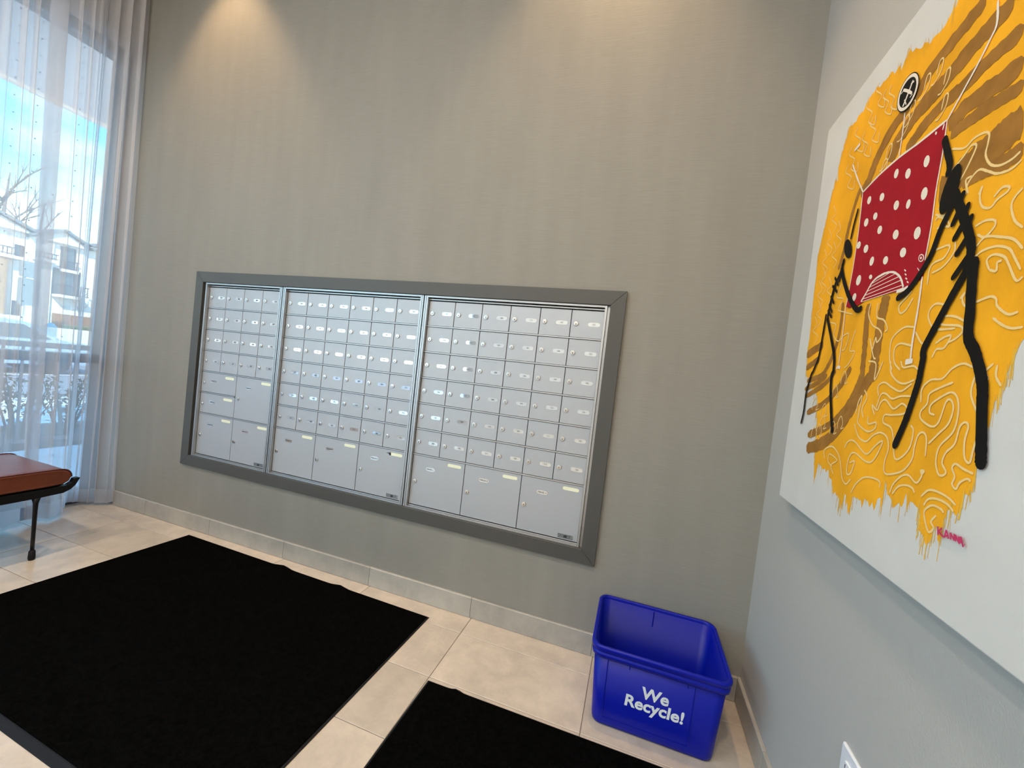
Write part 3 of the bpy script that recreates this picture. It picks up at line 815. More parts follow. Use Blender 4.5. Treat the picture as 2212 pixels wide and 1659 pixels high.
ART['lines'] = [(0.005,[(0.897,1.8341),(0.8177,1.8373),(0.7449,1.8434),(0.6661,1.8427),(0.594,1.834)]),(0.0035,[(0.5941,1.8338),(0.6006,1.705),(0.5924,1.5677),(0.5868,1.5311)]),(0.0035,[(0.897,1.8341),(0.8979,1.7757),(0.8941,1.7012),(0.8953,1.6329),(0.8911,1.566)]),(0.005,[(0.9855,1.9795),(0.9908,1.9359),(0.9799,1.9175),(0.9596,1.8932),(0.9327,1.867),(0.8972,1.8329)]),(0.004,[(0.7438,1.9458),(0.7461,1.8943),(0.7449,1.8434)]),(0.005,[(0.5096,1.9518),(0.5509,1.892),(0.596,1.8331)]),(0.005,[(0.8901,1.5342),(0.8911,1.4787),(0.8887,1.4097),(0.8903,1.37)]),(0.0035,[(0.5868,1.5311),(0.5914,1.458),(0.5931,1.3726)]),(0.011,[(0.8749,1.3662),(0.8874,1.3672),(0.8979,1.3677)]),(0.008,[(0.5815,1.3668),(0.594,1.3694),(0.6035,1.3659)]),(0.008,[(0.509,1.9899),(0.5245,1.991),(0.5402,1.9903)]),(0.005,[(0.6639,1.5299),(0.6835,1.5475),(0.7086,1.5701),(0.7452,1.5771),(0.7819,1.5726),(0.8054,1.5612),(0.8207,1.5472),(0.8331,1.5268)]),(0.003,[(0.6668,1.5293),(0.8334,1.5255)]),(0.003,[(0.6734,1.5353),(0.8299,1.5325)]),(0.003,[(0.6795,1.5427),(0.8213,1.5446)]),(0.003,[(0.6879,1.5509),(0.811,1.5547)]),(0.003,[(0.6962,1.5589),(0.7943,1.5647)]),(0.003,[(0.707,1.5662),(0.7753,1.5731)]),(0.003,[(0.7225,1.5735),(0.7593,1.5756)]),(0.007,[(0.8103,1.5221),(0.8343,1.5217),(0.8489,1.5244)]),(0.005,[(0.8276,1.5652),(0.834,1.5605)]),(0.005,[(0.8313,1.5556),(0.8377,1.5509)]),(0.005,[(0.8358,1.5458),(0.8421,1.5413)]),(0.005,[(0.8424,1.5368),(0.8486,1.5324)]),(0.003,[(0.8708,1.5568),(0.8798,1.5473)]),(0.004,[(0.9555,1.6896),(0.9685,1.7059),(0.9838,1.734),(0.972,1.7427),(0.9578,1.7341),(0.9377,1.7238),(0.9268,1.7208)]),(0.004,[(0.9211,1.765),(0.9552,1.748),(0.9752,1.753),(0.9981,1.7494),(1.009,1.741),(1.0095,1.7253),(1.0081,1.7068),(1.0214,1.6843),(1.0413,1.6721),(1.0626,1.67),(1.0777,1.6741)]),(0.004,[(0.9753,1.6558),(0.9769,1.6752),(0.9973,1.6871),(1.0186,1.6743),(1.0391,1.6603),(1.0653,1.6543),(1.0821,1.6596)]),(0.004,[(0.9806,1.6551),(0.9703,1.6823),(0.9829,1.6843)]),(0.004,[(1.0056,1.6418),(1.0107,1.6531),(1.009,1.6364),(1.0172,1.6173),(1.035,1.6079),(1.0468,1.6158),(1.065,1.6204),(1.0659,1.6271),(1.0527,1.6315),(1.039,1.623)]),(0.004,[(1.0917,1.6133),(1.0796,1.6049),(1.0758,1.5925),(1.0859,1.5673),(1.102,1.5508)]),(0.004,[(1.0082,1.588),(1.0292,1.5895),(1.0484,1.582),(1.0482,1.571),(1.0319,1.562),(1.0161,1.5714)]),(0.004,[(1.0173,1.5516),(1.0343,1.5611),(1.0646,1.5504),(1.0889,1.5384),(1.1073,1.5185)]),(0.004,[(1.016,1.5327),(1.0314,1.5394),(1.0583,1.5381),(1.083,1.5264),(1.0959,1.5084),(1.1088,1.4876)]),(0.004,[(1.0514,1.5034),(1.0439,1.5205),(1.0561,1.526),(1.0768,1.516),(1.0875,1.5005),(1.1036,1.4737),(1.1144,1.476)]),(0.004,[(1.0514,1.5034),(1.0654,1.4978),(1.0653,1.5105),(1.0734,1.5117)]),(0.004,[(0.9106,1.6204),(0.9295,1.6177),(0.9454,1.6117),(0.9368,1.6257),(0.9125,1.6419),(0.9037,1.6386)]),(0.004,[(0.9063,1.5794),(0.9255,1.5777),(0.9495,1.5762),(0.9539,1.5684),(0.9421,1.5551),(0.918,1.5535),(0.9074,1.5432),(0.907,1.514)]),(0.004,[(0.9061,1.6578),(0.921,1.6603),(0.9358,1.6454),(0.9253,1.6389),(0.9012,1.6508)]),(0.004,[(0.9662,1.5769),(0.9672,1.5579),(0.9452,1.5392),(0.9157,1.5342)]),(0.004,[(0.9979,1.4682),(1.0067,1.4763),(1.0033,1.467),(1.0136,1.4531),(1.0372,1.4562),(1.0616,1.4587),(1.0733,1.4526),(1.0775,1.441),(1.0984,1.4249),(1.1155,1.4254)]),(0.004,[(1.072,1.424),(1.091,1.4104),(1.108,1.4028),(1.1267,1.4019)]),(0.004,[(1.0215,1.4244),(0.993,1.4388),(0.9644,1.4436),(0.9479,1.4377),(0.9674,1.4284),(1.007,1.4206),(1.0142,1.4097),(1.0007,1.3994),(0.9853,1.395)]),(0.004,[(0.966,1.4643),(0.9411,1.4713),(0.9268,1.4652),(0.9236,1.4503),(0.9371,1.4306),(0.9572,1.4214),(0.9971,1.418)]),(0.004,[(0.8696,1.4971),(0.852,1.4766),(0.8337,1.4725),(0.826,1.4888),(0.8464,1.5019),(0.8625,1.5128)]),(0.004,[(0.8866,1.4355),(0.8565,1.4397),(0.8278,1.4288),(0.8152,1.4127),(0.8194,1.3769),(0.8337,1.3514)]),(0.004,[(0.8922,1.4255),(0.9103,1.4051),(0.9219,1.3971)]),(0.004,[(0.8877,1.3982),(0.8487,1.4067),(0.8314,1.3961),(0.8378,1.3683),(0.8616,1.3504)]),(0.004,[(0.9495,1.3707),(0.9587,1.385),(0.976,1.3856),(0.9873,1.3989),(0.9885,1.4069),(0.9722,1.4047),(0.9534,1.3962)]),(0.004,[(0.7422,1.5129),(0.7456,1.4797),(0.7764,1.4667),(0.7946,1.4458),(0.7875,1.439)]),(0.004,[(0.7114,1.519),(0.7082,1.4915),(0.7305,1.4629),(0.7629,1.4475),(0.7757,1.4326),(0.7608,1.4183),(0.7532,1.4299),(0.7454,1.4035),(0.7369,1.418),(0.7289,1.4299),(0.7545,1.3865),(0.7655,1.3804)]),(0.0032,[(0.5028,1.5028),(0.5422,1.4903),(0.5367,1.4614),(0.57,1.4413),(0.599,1.4539),(0.6237,1.454),(0.6153,1.418),(0.5977,1.4133)]),(0.0032,[(0.6568,1.4618),(0.6464,1.4362),(0.6419,1.4095),(0.6665,1.4045),(0.6452,1.3761),(0.6239,1.365)]),(0.0032,[(0.5434,1.6046),(0.5252,1.5725),(0.5632,1.5581),(0.5437,1.5327),(0.5805,1.5196),(0.6277,1.5052)]),(0.004,[(0.7358,1.3769),(0.7688,1.3693),(0.773,1.332),(0.7969,1.3733)]),(0.004,[(0.8247,1.3717),(0.8304,1.3473),(0.8563,1.3282),(0.8818,1.3229),(0.9106,1.3301)]),(0.004,[(0.8592,1.3696),(0.8703,1.3562),(0.901,1.3573),(0.9173,1.3493)]),(0.004,[(0.7968,1.2955),(0.7913,1.3178),(0.8129,1.326),(0.8423,1.3152),(0.8733,1.3076),(0.9048,1.3228)]),(0.004,[(0.794,1.2674),(0.8056,1.2985),(0.8234,1.3016),(0.8478,1.2915),(0.8756,1.2974),(0.9065,1.2982)]),(0.004,[(0.7926,1.2533),(0.7772,1.2751),(0.7995,1.2649),(0.8096,1.282),(0.8266,1.2881),(0.8569,1.2709),(0.883,1.2825),(0.9007,1.2733),(0.8914,1.2628),(0.8557,1.2577),(0.8298,1.2559),(0.8291,1.2397),(0.8576,1.2317),(0.8712,1.2099),(0.8838,1.1733),(0.9031,1.1767),(0.9245,1.1998),(0.9284,1.2316),(0.9187,1.2427)]),(0.004,[(0.7485,1.2443),(0.7378,1.2643),(0.7524,1.2914),(0.7372,1.3088)]),(0.004,[(0.7131,1.2508),(0.7173,1.2783),(0.7301,1.2938),(0.726,1.2456),(0.7306,1.228),(0.7721,1.2145),(0.8001,1.2232),(0.8015,1.2372),(0.7728,1.2318),(0.7685,1.2487)]),(0.004,[(0.7138,1.2264),(0.7384,1.1989),(0.7728,1.1916),(0.7988,1.209),(0.8253,1.2176),(0.8497,1.2098),(0.8594,1.1874),(0.8528,1.16),(0.8583,1.1373),(0.8833,1.14),(0.9159,1.1543),(0.9361,1.18),(0.938,1.2042),(0.9438,1.2263),(0.9562,1.2324),(0.9667,1.2221),(0.97,1.1906)]),(0.004,[(0.6825,1.1637),(0.6963,1.1813),(0.725,1.1852),(0.7799,1.1639),(0.8095,1.1854),(0.8298,1.1992),(0.8355,1.1946),(0.8122,1.1554),(0.7841,1.1475),(0.732,1.159),(0.7119,1.1466),(0.7068,1.121),(0.7117,1.1035),(0.7279,1.1099),(0.7374,1.1389),(0.7159,1.132)]),(0.004,[(0.5846,1.118),(0.5775,1.1411),(0.6171,1.1573),(0.6557,1.1435),(0.6762,1.1182),(0.6907,1.0896),(0.7124,1.079),(0.7318,1.0957)]),(0.0032,[(0.6443,1.0891),(0.6245,1.1083),(0.6538,1.1269),(0.6091,1.1358),(0.6079,1.1153),(0.6322,1.1065)]),(0.004,[(0.7403,1.0646),(0.7563,1.0894),(0.7833,1.1101),(0.8168,1.1176),(0.8455,1.1159),(0.8486,1.1033)]),(0.004,[(0.884,1.1018),(0.8917,1.1216),(0.9112,1.141),(0.9323,1.1481),(0.9557,1.1391),(0.9668,1.1509),(0.9693,1.1629)]),(0.0079,[(0.9631,1.1605),(0.9693,1.1629),(0.9731,1.1603)]),(0.004,[(0.8923,1.1014),(0.9081,1.1205),(0.9293,1.1281),(0.9476,1.1277),(0.9562,1.1205)]),(0.004,[(0.9377,1.2872),(0.9356,1.3132),(0.9557,1.3294),(0.9837,1.3312),(1.0039,1.3481),(1.0273,1.3555),(1.0493,1.3483)]),(0.004,[(1.0114,1.3244),(0.9838,1.3157),(0.9577,1.3041),(0.955,1.2856),(0.9412,1.2708),(0.9442,1.2569),(0.9731,1.2456),(0.9902,1.2539),(1.001,1.2897),(1.0116,1.2944),(1.02,1.2799),(1.0138,1.2539),(0.9942,1.2344),(0.9733,1.2139)]),(0.004,[(0.9784,1.2664),(0.9648,1.27),(0.9652,1.2837),(0.9817,1.2956),(1.0091,1.3072),(1.0246,1.2991),(1.0317,1.2764),(1.0273,1.2425),(1.0014,1.2134),(0.9978,1.1865),(1.0079,1.1666),(1.0196,1.1669),(1.0239,1.1742),(1.0127,1.187),(1.0178,1.2051),(1.034,1.2224),(1.0394,1.25),(1.0482,1.2591),(1.0568,1.2538),(1.0538,1.2292),(1.0587,1.2037),(1.0699,1.1977),(1.0731,1.2199),(1.0782,1.2442)]),(0.004,[(1.0801,1.182),(1.0595,1.1857),(1.0429,1.1906),(1.0362,1.183),(1.0441,1.1702),(1.0413,1.1571),(1.0505,1.1511),(1.0562,1.1626),(1.0697,1.1718),(1.0775,1.1696)]),(0.004,[(0.9738,1.1182),(0.99,1.1337),(1.011,1.1368),(1.0377,1.1332),(1.0554,1.1258)]),(0.004,[(0.9832,1.1049),(0.9931,1.1189),(1.0135,1.1245),(1.037,1.1225),(1.0523,1.1146)]),(0.004,[(1.0161,1.0971),(1.0068,1.0832),(1.0146,1.0749),(1.0045,1.0647),(0.9912,1.0825),(0.9881,1.0973),(1.0042,1.1109),(1.0252,1.1106),(1.0318,1.1062)]),(0.004,[(1.0544,1.334),(1.0521,1.3059),(1.0667,1.2805),(1.0726,1.2749)]),(0.004,[(1.0934,1.3501),(1.0942,1.3331),(1.1054,1.318)]),(0.004,[(1.0817,1.3276),(1.0747,1.3413),(1.0864,1.3524)]),(0.0029,[(0.5989,2.1172),(0.589,2.103),(0.6211,2.0689),(0.6094,2.053),(0.6418,2.0258),(0.6411,2.0495)]),(0.0029,[(0.5595,2.0985),(0.5488,2.0835),(0.5833,2.0488),(0.5706,2.0321),(0.6053,2.0045),(0.6046,2.0291)]),(0.0029,[(0.6412,2.0697),(0.632,2.0556),(0.6619,2.024),(0.651,2.0082),(0.681,1.9832),(0.6804,2.0061)]),(0.0029,[(0.667,2.0631),(0.6583,2.0492),(0.6867,2.0186),(0.6764,2.0031),(0.705,1.9789),(0.7044,2.0012)]),(0.0029,[(0.5103,2.0564),(0.4987,2.0403),(0.5362,2.0054),(0.5224,1.9874),(0.5601,1.9601),(0.5593,1.9857)]),(0.0029,[(0.49,2.0121),(0.4779,1.9953),(0.5168,1.9611),(0.5024,1.9423),(0.5414,1.9159),(0.5407,1.942)]),(0.0029,[(0.4827,1.9659),(0.4704,1.9485),(0.5098,1.9155),(0.4953,1.8959),(0.5347,1.8708),(0.534,1.8971)]),(0.0029,[(0.5576,2.015),(0.5469,1.9992),(0.5816,1.9667),(0.5688,1.949),(0.6037,1.9238),(0.603,1.9485)]),(0.0029,[(0.5935,2.03),(0.5835,2.0149),(0.616,1.983),(0.6041,1.966),(0.6369,1.9412),(0.6362,1.965)]),(0.0025,[(0.4144,1.8766),(0.44,1.8412),(0.4157,1.8332),(0.4556,1.8002),(0.4373,1.786)]),(0.0025,[(0.4032,1.8093),(0.4292,1.7748),(0.4044,1.7654),(0.4451,1.734),(0.4265,1.7187)]),(0.0025,[(0.3879,1.7527),(0.4146,1.7188),(0.3892,1.7082),(0.4309,1.6782),(0.4118,1.6618)]),(0.0025,[(0.3987,1.6908),(0.425,1.6584),(0.4,1.6467),(0.4411,1.6188),(0.4223,1.6016)]),(0.0025,[(0.3863,1.6501),(0.413,1.6181),(0.3875,1.6055),(0.4294,1.5785),(0.4103,1.5606)]),(0.0025,[(0.4508,1.7532),(0.475,1.7209),(0.452,1.7108),(0.4899,1.6822),(0.4726,1.6666)]),(0.0025,[(0.4634,1.811),(0.4871,1.778),(0.4646,1.7691),(0.5017,1.7391),(0.4848,1.7245)]),(0.0025,[(0.3971,1.5887),(0.4235,1.5581),(0.3984,1.5444),(0.4397,1.5195),(0.4208,1.5008)]),(0.0025,[(0.3871,1.5389),(0.4139,1.509),(0.3884,1.4941),(0.4303,1.4706),(0.4112,1.451)]),(0.0025,[(0.4517,1.6479),(0.476,1.6175),(0.4529,1.6054),(0.4909,1.5798),(0.4736,1.5627)]),(0.0032,[(0.8415,1.9587),(0.8466,1.9832),(0.857,1.9799),(0.8549,1.9583),(0.8376,1.945),(0.8266,1.948)]),(0.0032,[(0.8039,1.9541),(0.8094,1.9797),(0.8207,1.9763),(0.8184,1.9538),(0.7995,1.9398),(0.7876,1.9428)]),(0.0032,[(0.76,1.925),(0.7661,1.9521),(0.7786,1.9488),(0.7759,1.9252),(0.7552,1.9098),(0.742,1.9126)]),(0.0032,[(0.8732,1.8673),(0.8778,1.8916),(0.8876,1.8894),(0.8856,1.8683),(0.8695,1.8536),(0.8593,1.8554)]),(0.0032,[(0.6844,1.8689),(0.6916,1.8986),(0.7062,1.8959),(0.703,1.8701),(0.6787,1.8521),(0.6633,1.8542)]),(0.0032,[(0.7441,1.9034),(0.7504,1.9311),(0.7633,1.9281),(0.7606,1.9039),(0.7391,1.8878),(0.7255,1.8903)]),(0.0032,[(0.6722,1.8383),(0.6796,1.8686),(0.6946,1.8663),(0.6913,1.84),(0.6664,1.8211),(0.6506,1.8228)]),(0.0032,[(0.8689,1.9205),(0.8736,1.9445),(0.8834,1.9417),(0.8814,1.9207),(0.8652,1.9071),(0.8549,1.9095)]),(0.0025,[(0.4797,1.1599),(0.4812,1.1826),(0.4979,1.1993),(0.513,1.1788),(0.5052,1.1631),(0.5245,1.1692)]),(0.0025,[(0.5288,1.1951),(0.5301,1.2168),(0.5455,1.2324),(0.5595,1.2123),(0.5523,1.1975),(0.5701,1.2028)]),(0.0025,[(0.5112,1.1712),(0.5126,1.1934),(0.5284,1.2095),(0.5428,1.1894),(0.5354,1.1742),(0.5537,1.1799)]),(0.0025,[(0.5934,1.1881),(0.5946,1.2087),(0.6083,1.2235),(0.6209,1.2046),(0.6144,1.1905),(0.6304,1.1957)]),(0.0025,[(0.631,1.2056),(0.6321,1.2256),(0.6448,1.2397),(0.6567,1.2212),(0.6506,1.2077),(0.6656,1.2124)]),(0.0025,[(0.4608,1.2452),(0.4623,1.2681),(0.4794,1.2838),(0.495,1.262),(0.4869,1.2468),(0.5068,1.2516)]),(0.0025,[(0.5257,1.2309),(0.5271,1.2527),(0.5425,1.2678),(0.5566,1.2473),(0.5493,1.2327),(0.5672,1.2375)]),(0.0025,[(0.5788,1.2866),(0.58,1.3073),(0.594,1.321),(0.6069,1.3008),(0.6003,1.2872),(0.6167,1.291)]),(0.0025,[(0.6174,1.3242),(0.6185,1.3441),(0.6316,1.3569),(0.6436,1.3371),(0.6375,1.3241),(0.6528,1.3273)])]
ART['black'] = [(0.016,[(0.9003,1.7944),(0.9142,1.7623),(0.9256,1.7344),(0.9249,1.7185)]),(0.02,[(0.9513,1.6684),(0.9722,1.6303),(0.9881,1.6016),(1.0025,1.5724),(1.0106,1.5461),(1.0067,1.5187)]),(0.012,[(0.9668,1.6305),(0.9567,1.6116)]),(0.012,[(0.9825,1.6037),(0.9666,1.5819)]),(0.012,[(0.9971,1.5743),(0.978,1.5514)]),(0.012,[(1.007,1.5413),(0.9778,1.5104)]),(0.012,[(0.9647,1.6417),(0.9721,1.659)]),(0.012,[(0.9824,1.6179),(0.9881,1.6317)]),(0.012,[(0.9925,1.5919),(0.9998,1.607)]),(0.012,[(1.0069,1.5551),(1.0111,1.5654)]),(0.015,[(0.9528,1.6636),(0.9426,1.6405),(0.9249,1.6107),(0.9083,1.5698),(0.8817,1.5387),(0.8576,1.5187),(0.8407,1.5104),(0.8219,1.5071)]),(0.017,[(1.0049,1.5123),(0.9804,1.4759),(0.9524,1.4306),(0.9283,1.3898),(0.9293,1.3698),(0.9274,1.3479),(0.9273,1.3394),(0.9248,1.3227),(0.9139,1.2814),(0.9016,1.2436),(0.8821,1.1985)]),(0.022,[(1.0213,1.5233),(1.0223,1.4922),(1.0278,1.4427),(1.0322,1.3997),(1.0501,1.3733),(1.0659,1.3428),(1.0693,1.3347),(1.0761,1.3141),(1.0812,1.2794),(1.0903,1.2226),(1.0935,1.2011)]),(0.009,[(0.5834,1.792),(0.572,1.7559),(0.5659,1.7233)]),(0.012,[(0.5415,1.6702),(0.5307,1.6373),(0.5073,1.61),(0.4954,1.5721),(0.4869,1.5258)]),(0.008,[(0.5317,1.6337),(0.5305,1.6143)]),(0.008,[(0.501,1.6317),(0.5261,1.6054)]),(0.008,[(0.4929,1.61),(0.5249,1.5859)]),(0.008,[(0.4909,1.5798),(0.5144,1.5564)]),(0.008,[(0.4866,1.5567),(0.5101,1.532)]),(0.008,[(0.4842,1.5401),(0.5118,1.5166)]),(0.008,[(0.5346,1.6591),(0.542,1.6684)]),(0.015,[(0.5354,1.6491),(0.5551,1.6146),(0.5946,1.564),(0.634,1.5253),(0.6579,1.5104),(0.6712,1.5124)]),(0.01,[(0.4741,1.528),(0.4693,1.4625),(0.4627,1.407),(0.4386,1.366),(0.4269,1.3544),(0.418,1.3331),(0.4058,1.2976),(0.4063,1.2381),(0.3988,1.2016)]),(0.013,[(0.4878,1.5154),(0.5334,1.4485),(0.563,1.4),(0.5703,1.3611),(0.564,1.3489),(0.5687,1.3106),(0.5898,1.2493),(0.6111,1.1969)])]
ART['heads'] = [[(0.9215,1.6428),(0.9166,1.6484),(0.9137,1.6576),(0.9132,1.6694),(0.9151,1.6826),(0.9192,1.6957),(0.925,1.7074),(0.9319,1.7165),(0.9391,1.7222),(0.9461,1.724),(0.952,1.7218),(0.9565,1.716),(0.9591,1.7072),(0.9596,1.6961),(0.9579,1.6837),(0.9542,1.6711),(0.9489,1.6596),(0.9423,1.6502),(0.935,1.6438),(0.9279,1.6412)],[(0.5667,1.6678),(0.5592,1.6712),(0.5514,1.6773),(0.5441,1.6853),(0.5381,1.6946),(0.5339,1.7042),(0.5321,1.7131),(0.5328,1.7204),(0.536,1.7253),(0.5412,1.7273),(0.548,1.7264),(0.5557,1.7225),(0.5634,1.7162),(0.5704,1.7081),(0.5761,1.699),(0.58,1.6898),(0.5817,1.6813),(0.5811,1.6742),(0.5782,1.6694),(0.5732,1.6671)]]
ART['dots'] = [[(0.6383,1.8042),(0.6425,1.8003),(0.6447,1.7951),(0.6445,1.7898),(0.6418,1.786),(0.6373,1.7846),(0.6323,1.786),(0.628,1.7899),(0.6256,1.7952),(0.6259,1.8005),(0.6287,1.8043),(0.6332,1.8056)],[(0.6983,1.785),(0.703,1.7809),(0.7057,1.7755),(0.7057,1.7703),(0.703,1.7667),(0.6983,1.7656),(0.6929,1.7673),(0.6881,1.7714),(0.6854,1.7769),(0.6854,1.7822),(0.6882,1.7858),(0.6929,1.7869)],[(0.7656,1.7376),(0.7703,1.7334),(0.7729,1.7277),(0.7729,1.7221),(0.7702,1.718),(0.7655,1.7165),(0.7601,1.718),(0.7554,1.7222),(0.7527,1.728),(0.7527,1.7337),(0.7555,1.7379),(0.7602,1.7393)],[(0.8111,1.7202),(0.8144,1.7168),(0.8162,1.7118),(0.8159,1.7065),(0.8137,1.7024),(0.8102,1.7005),(0.8062,1.7014),(0.8028,1.7047),(0.801,1.7098),(0.8013,1.7151),(0.8036,1.7193),(0.8072,1.7211)],[(0.6793,1.7462),(0.6837,1.7425),(0.6862,1.7377),(0.6863,1.7329),(0.6838,1.7296),(0.6794,1.7284),(0.6743,1.7299),(0.6698,1.7335),(0.6671,1.7384),(0.6671,1.7433),(0.6697,1.7466),(0.6742,1.7477)],[(0.6386,1.748),(0.6434,1.7441),(0.646,1.7387),(0.6458,1.7332),(0.6429,1.7292),(0.6381,1.7276),(0.6325,1.729),(0.6277,1.7329),(0.625,1.7384),(0.6251,1.744),(0.6281,1.748),(0.6331,1.7495)],[(0.7092,1.7026),(0.7138,1.6988),(0.7164,1.6937),(0.7164,1.6885),(0.7138,1.6847),(0.7092,1.6832),(0.7039,1.6845),(0.6992,1.6882),(0.6965,1.6934),(0.6965,1.6987),(0.6992,1.7025),(0.7039,1.7039)],[(0.7798,1.667),(0.7848,1.6629),(0.7878,1.6572),(0.7879,1.6516),(0.7852,1.6474),(0.7803,1.6458),(0.7744,1.6472),(0.7692,1.6513),(0.7661,1.657),(0.766,1.6628),(0.7689,1.667),(0.7739,1.6686)],[(0.8574,1.6444),(0.8622,1.64),(0.865,1.6336),(0.8649,1.627),(0.8621,1.6217),(0.8573,1.6193),(0.8516,1.6204),(0.8466,1.6248),(0.8438,1.6313),(0.8438,1.6381),(0.8467,1.6434),(0.8517,1.6457)],[(0.6154,1.6975),(0.6201,1.6939),(0.6227,1.689),(0.6227,1.684),(0.6199,1.6802),(0.6151,1.6787),(0.6096,1.6799),(0.6048,1.6834),(0.6021,1.6884),(0.6021,1.6935),(0.605,1.6973),(0.6098,1.6987)],[(0.6561,1.6753),(0.6612,1.6715),(0.6641,1.6661),(0.6641,1.6607),(0.6612,1.6566),(0.6561,1.6549),(0.6502,1.6561),(0.645,1.6599),(0.642,1.6653),(0.642,1.6708),(0.6451,1.675),(0.6502,1.6766)],[(0.817,1.6152),(0.8221,1.6113),(0.8251,1.6059),(0.8253,1.6004),(0.8227,1.5963),(0.8179,1.5946),(0.8121,1.5958),(0.807,1.5996),(0.8038,1.6051),(0.8036,1.6107),(0.8064,1.6149),(0.8113,1.6166)],[(0.6931,1.6344),(0.6973,1.6309),(0.6996,1.6256),(0.6993,1.6199),(0.6966,1.6152),(0.692,1.6128),(0.6869,1.6134),(0.6826,1.6168),(0.6803,1.6222),(0.6806,1.628),(0.6834,1.6327),(0.688,1.635)],[(0.7531,1.6167),(0.7577,1.6133),(0.7604,1.6085),(0.7605,1.6035),(0.758,1.5996),(0.7535,1.5979),(0.7482,1.5989),(0.7435,1.6023),(0.7407,1.6072),(0.7406,1.6123),(0.7432,1.6162),(0.7478,1.6178)],[(0.6417,1.6031),(0.6468,1.5992),(0.6495,1.5931),(0.6491,1.5863),(0.6457,1.5806),(0.6402,1.5776),(0.634,1.5781),(0.6287,1.5819),(0.6259,1.5881),(0.6263,1.595),(0.6299,1.6007),(0.6355,1.6037)],[(0.6965,1.5895),(0.6999,1.5873),(0.7021,1.5843),(0.7023,1.5813),(0.7006,1.579),(0.6973,1.5782),(0.6934,1.5789),(0.6899,1.5811),(0.6877,1.5842),(0.6875,1.5872),(0.6892,1.5895),(0.6925,1.5903)],[(0.6306,1.5592),(0.6349,1.5563),(0.6372,1.5514),(0.637,1.5461),(0.6342,1.5415),(0.6296,1.5391),(0.6245,1.5393),(0.6201,1.5422),(0.6177,1.5471),(0.6179,1.5526),(0.6208,1.5571),(0.6254,1.5596)],[(0.8618,1.722),(0.8663,1.7174),(0.8688,1.7109),(0.8687,1.7044),(0.866,1.6994),(0.8614,1.6973),(0.8561,1.6987),(0.8515,1.7033),(0.849,1.7098),(0.8491,1.7165),(0.8519,1.7215),(0.8566,1.7235)],[(0.8542,1.7898),(0.8582,1.7853),(0.8605,1.7791),(0.8603,1.7729),(0.8578,1.7684),(0.8535,1.7666),(0.8487,1.7682),(0.8445,1.7727),(0.8422,1.779),(0.8424,1.7853),(0.845,1.7899),(0.8494,1.7915)],[(0.7473,1.8175),(0.7511,1.8135),(0.7531,1.808),(0.7527,1.8025),(0.7502,1.7983),(0.7462,1.7967),(0.7416,1.798),(0.7378,1.802),(0.7357,1.8076),(0.7361,1.8132),(0.7386,1.8174),(0.7428,1.8189)],[(0.7939,1.7944),(0.7982,1.7899),(0.8006,1.7841),(0.8005,1.7783),(0.7979,1.7741),(0.7935,1.7727),(0.7884,1.7744),(0.784,1.7788),(0.7815,1.7848),(0.7816,1.7907),(0.7843,1.7949),(0.7888,1.7962)],[(0.8695,1.8283),(0.8708,1.8268),(0.8716,1.8249),(0.8716,1.8232),(0.8709,1.8219),(0.8695,1.8216),(0.868,1.8223),(0.8667,1.8238),(0.8659,1.8257),(0.8659,1.8275),(0.8667,1.8287),(0.868,1.829)],[(0.8909,1.8312),(0.8916,1.8297),(0.8918,1.8271),(0.8913,1.824),(0.8903,1.8212),(0.8892,1.8196),(0.8881,1.8195),(0.8873,1.821),(0.8872,1.8236),(0.8877,1.8268),(0.8887,1.8295),(0.8898,1.8311)]]
ART['ring'] = [[(0.8804,1.5817),(0.8837,1.5796),(0.8863,1.5767),(0.8878,1.5734),(0.888,1.5702),(0.8869,1.5677),(0.8847,1.5661),(0.8816,1.5657),(0.8781,1.5666),(0.8748,1.5687),(0.8721,1.5716),(0.8705,1.575),(0.8703,1.5782),(0.8714,1.5808),(0.8738,1.5824),(0.8769,1.5827)],[(0.8801,1.5796),(0.8824,1.5781),(0.8843,1.576),(0.8854,1.5736),(0.8856,1.5713),(0.8848,1.5695),(0.8832,1.5683),(0.8809,1.5681),(0.8784,1.5687),(0.876,1.5702),(0.8741,1.5723),(0.873,1.5747),(0.8728,1.577),(0.8736,1.5789),(0.8753,1.5801),(0.8776,1.5803)],[(0.8797,1.5768),(0.8808,1.5761),(0.8817,1.5751),(0.8823,1.5739),(0.8823,1.5728),(0.882,1.5719),(0.8812,1.5713),(0.8801,1.5712),(0.8789,1.5715),(0.8777,1.5723),(0.8768,1.5733),(0.8762,1.5744),(0.8761,1.5756),(0.8765,1.5765),(0.8773,1.577),(0.8784,1.5771)]]
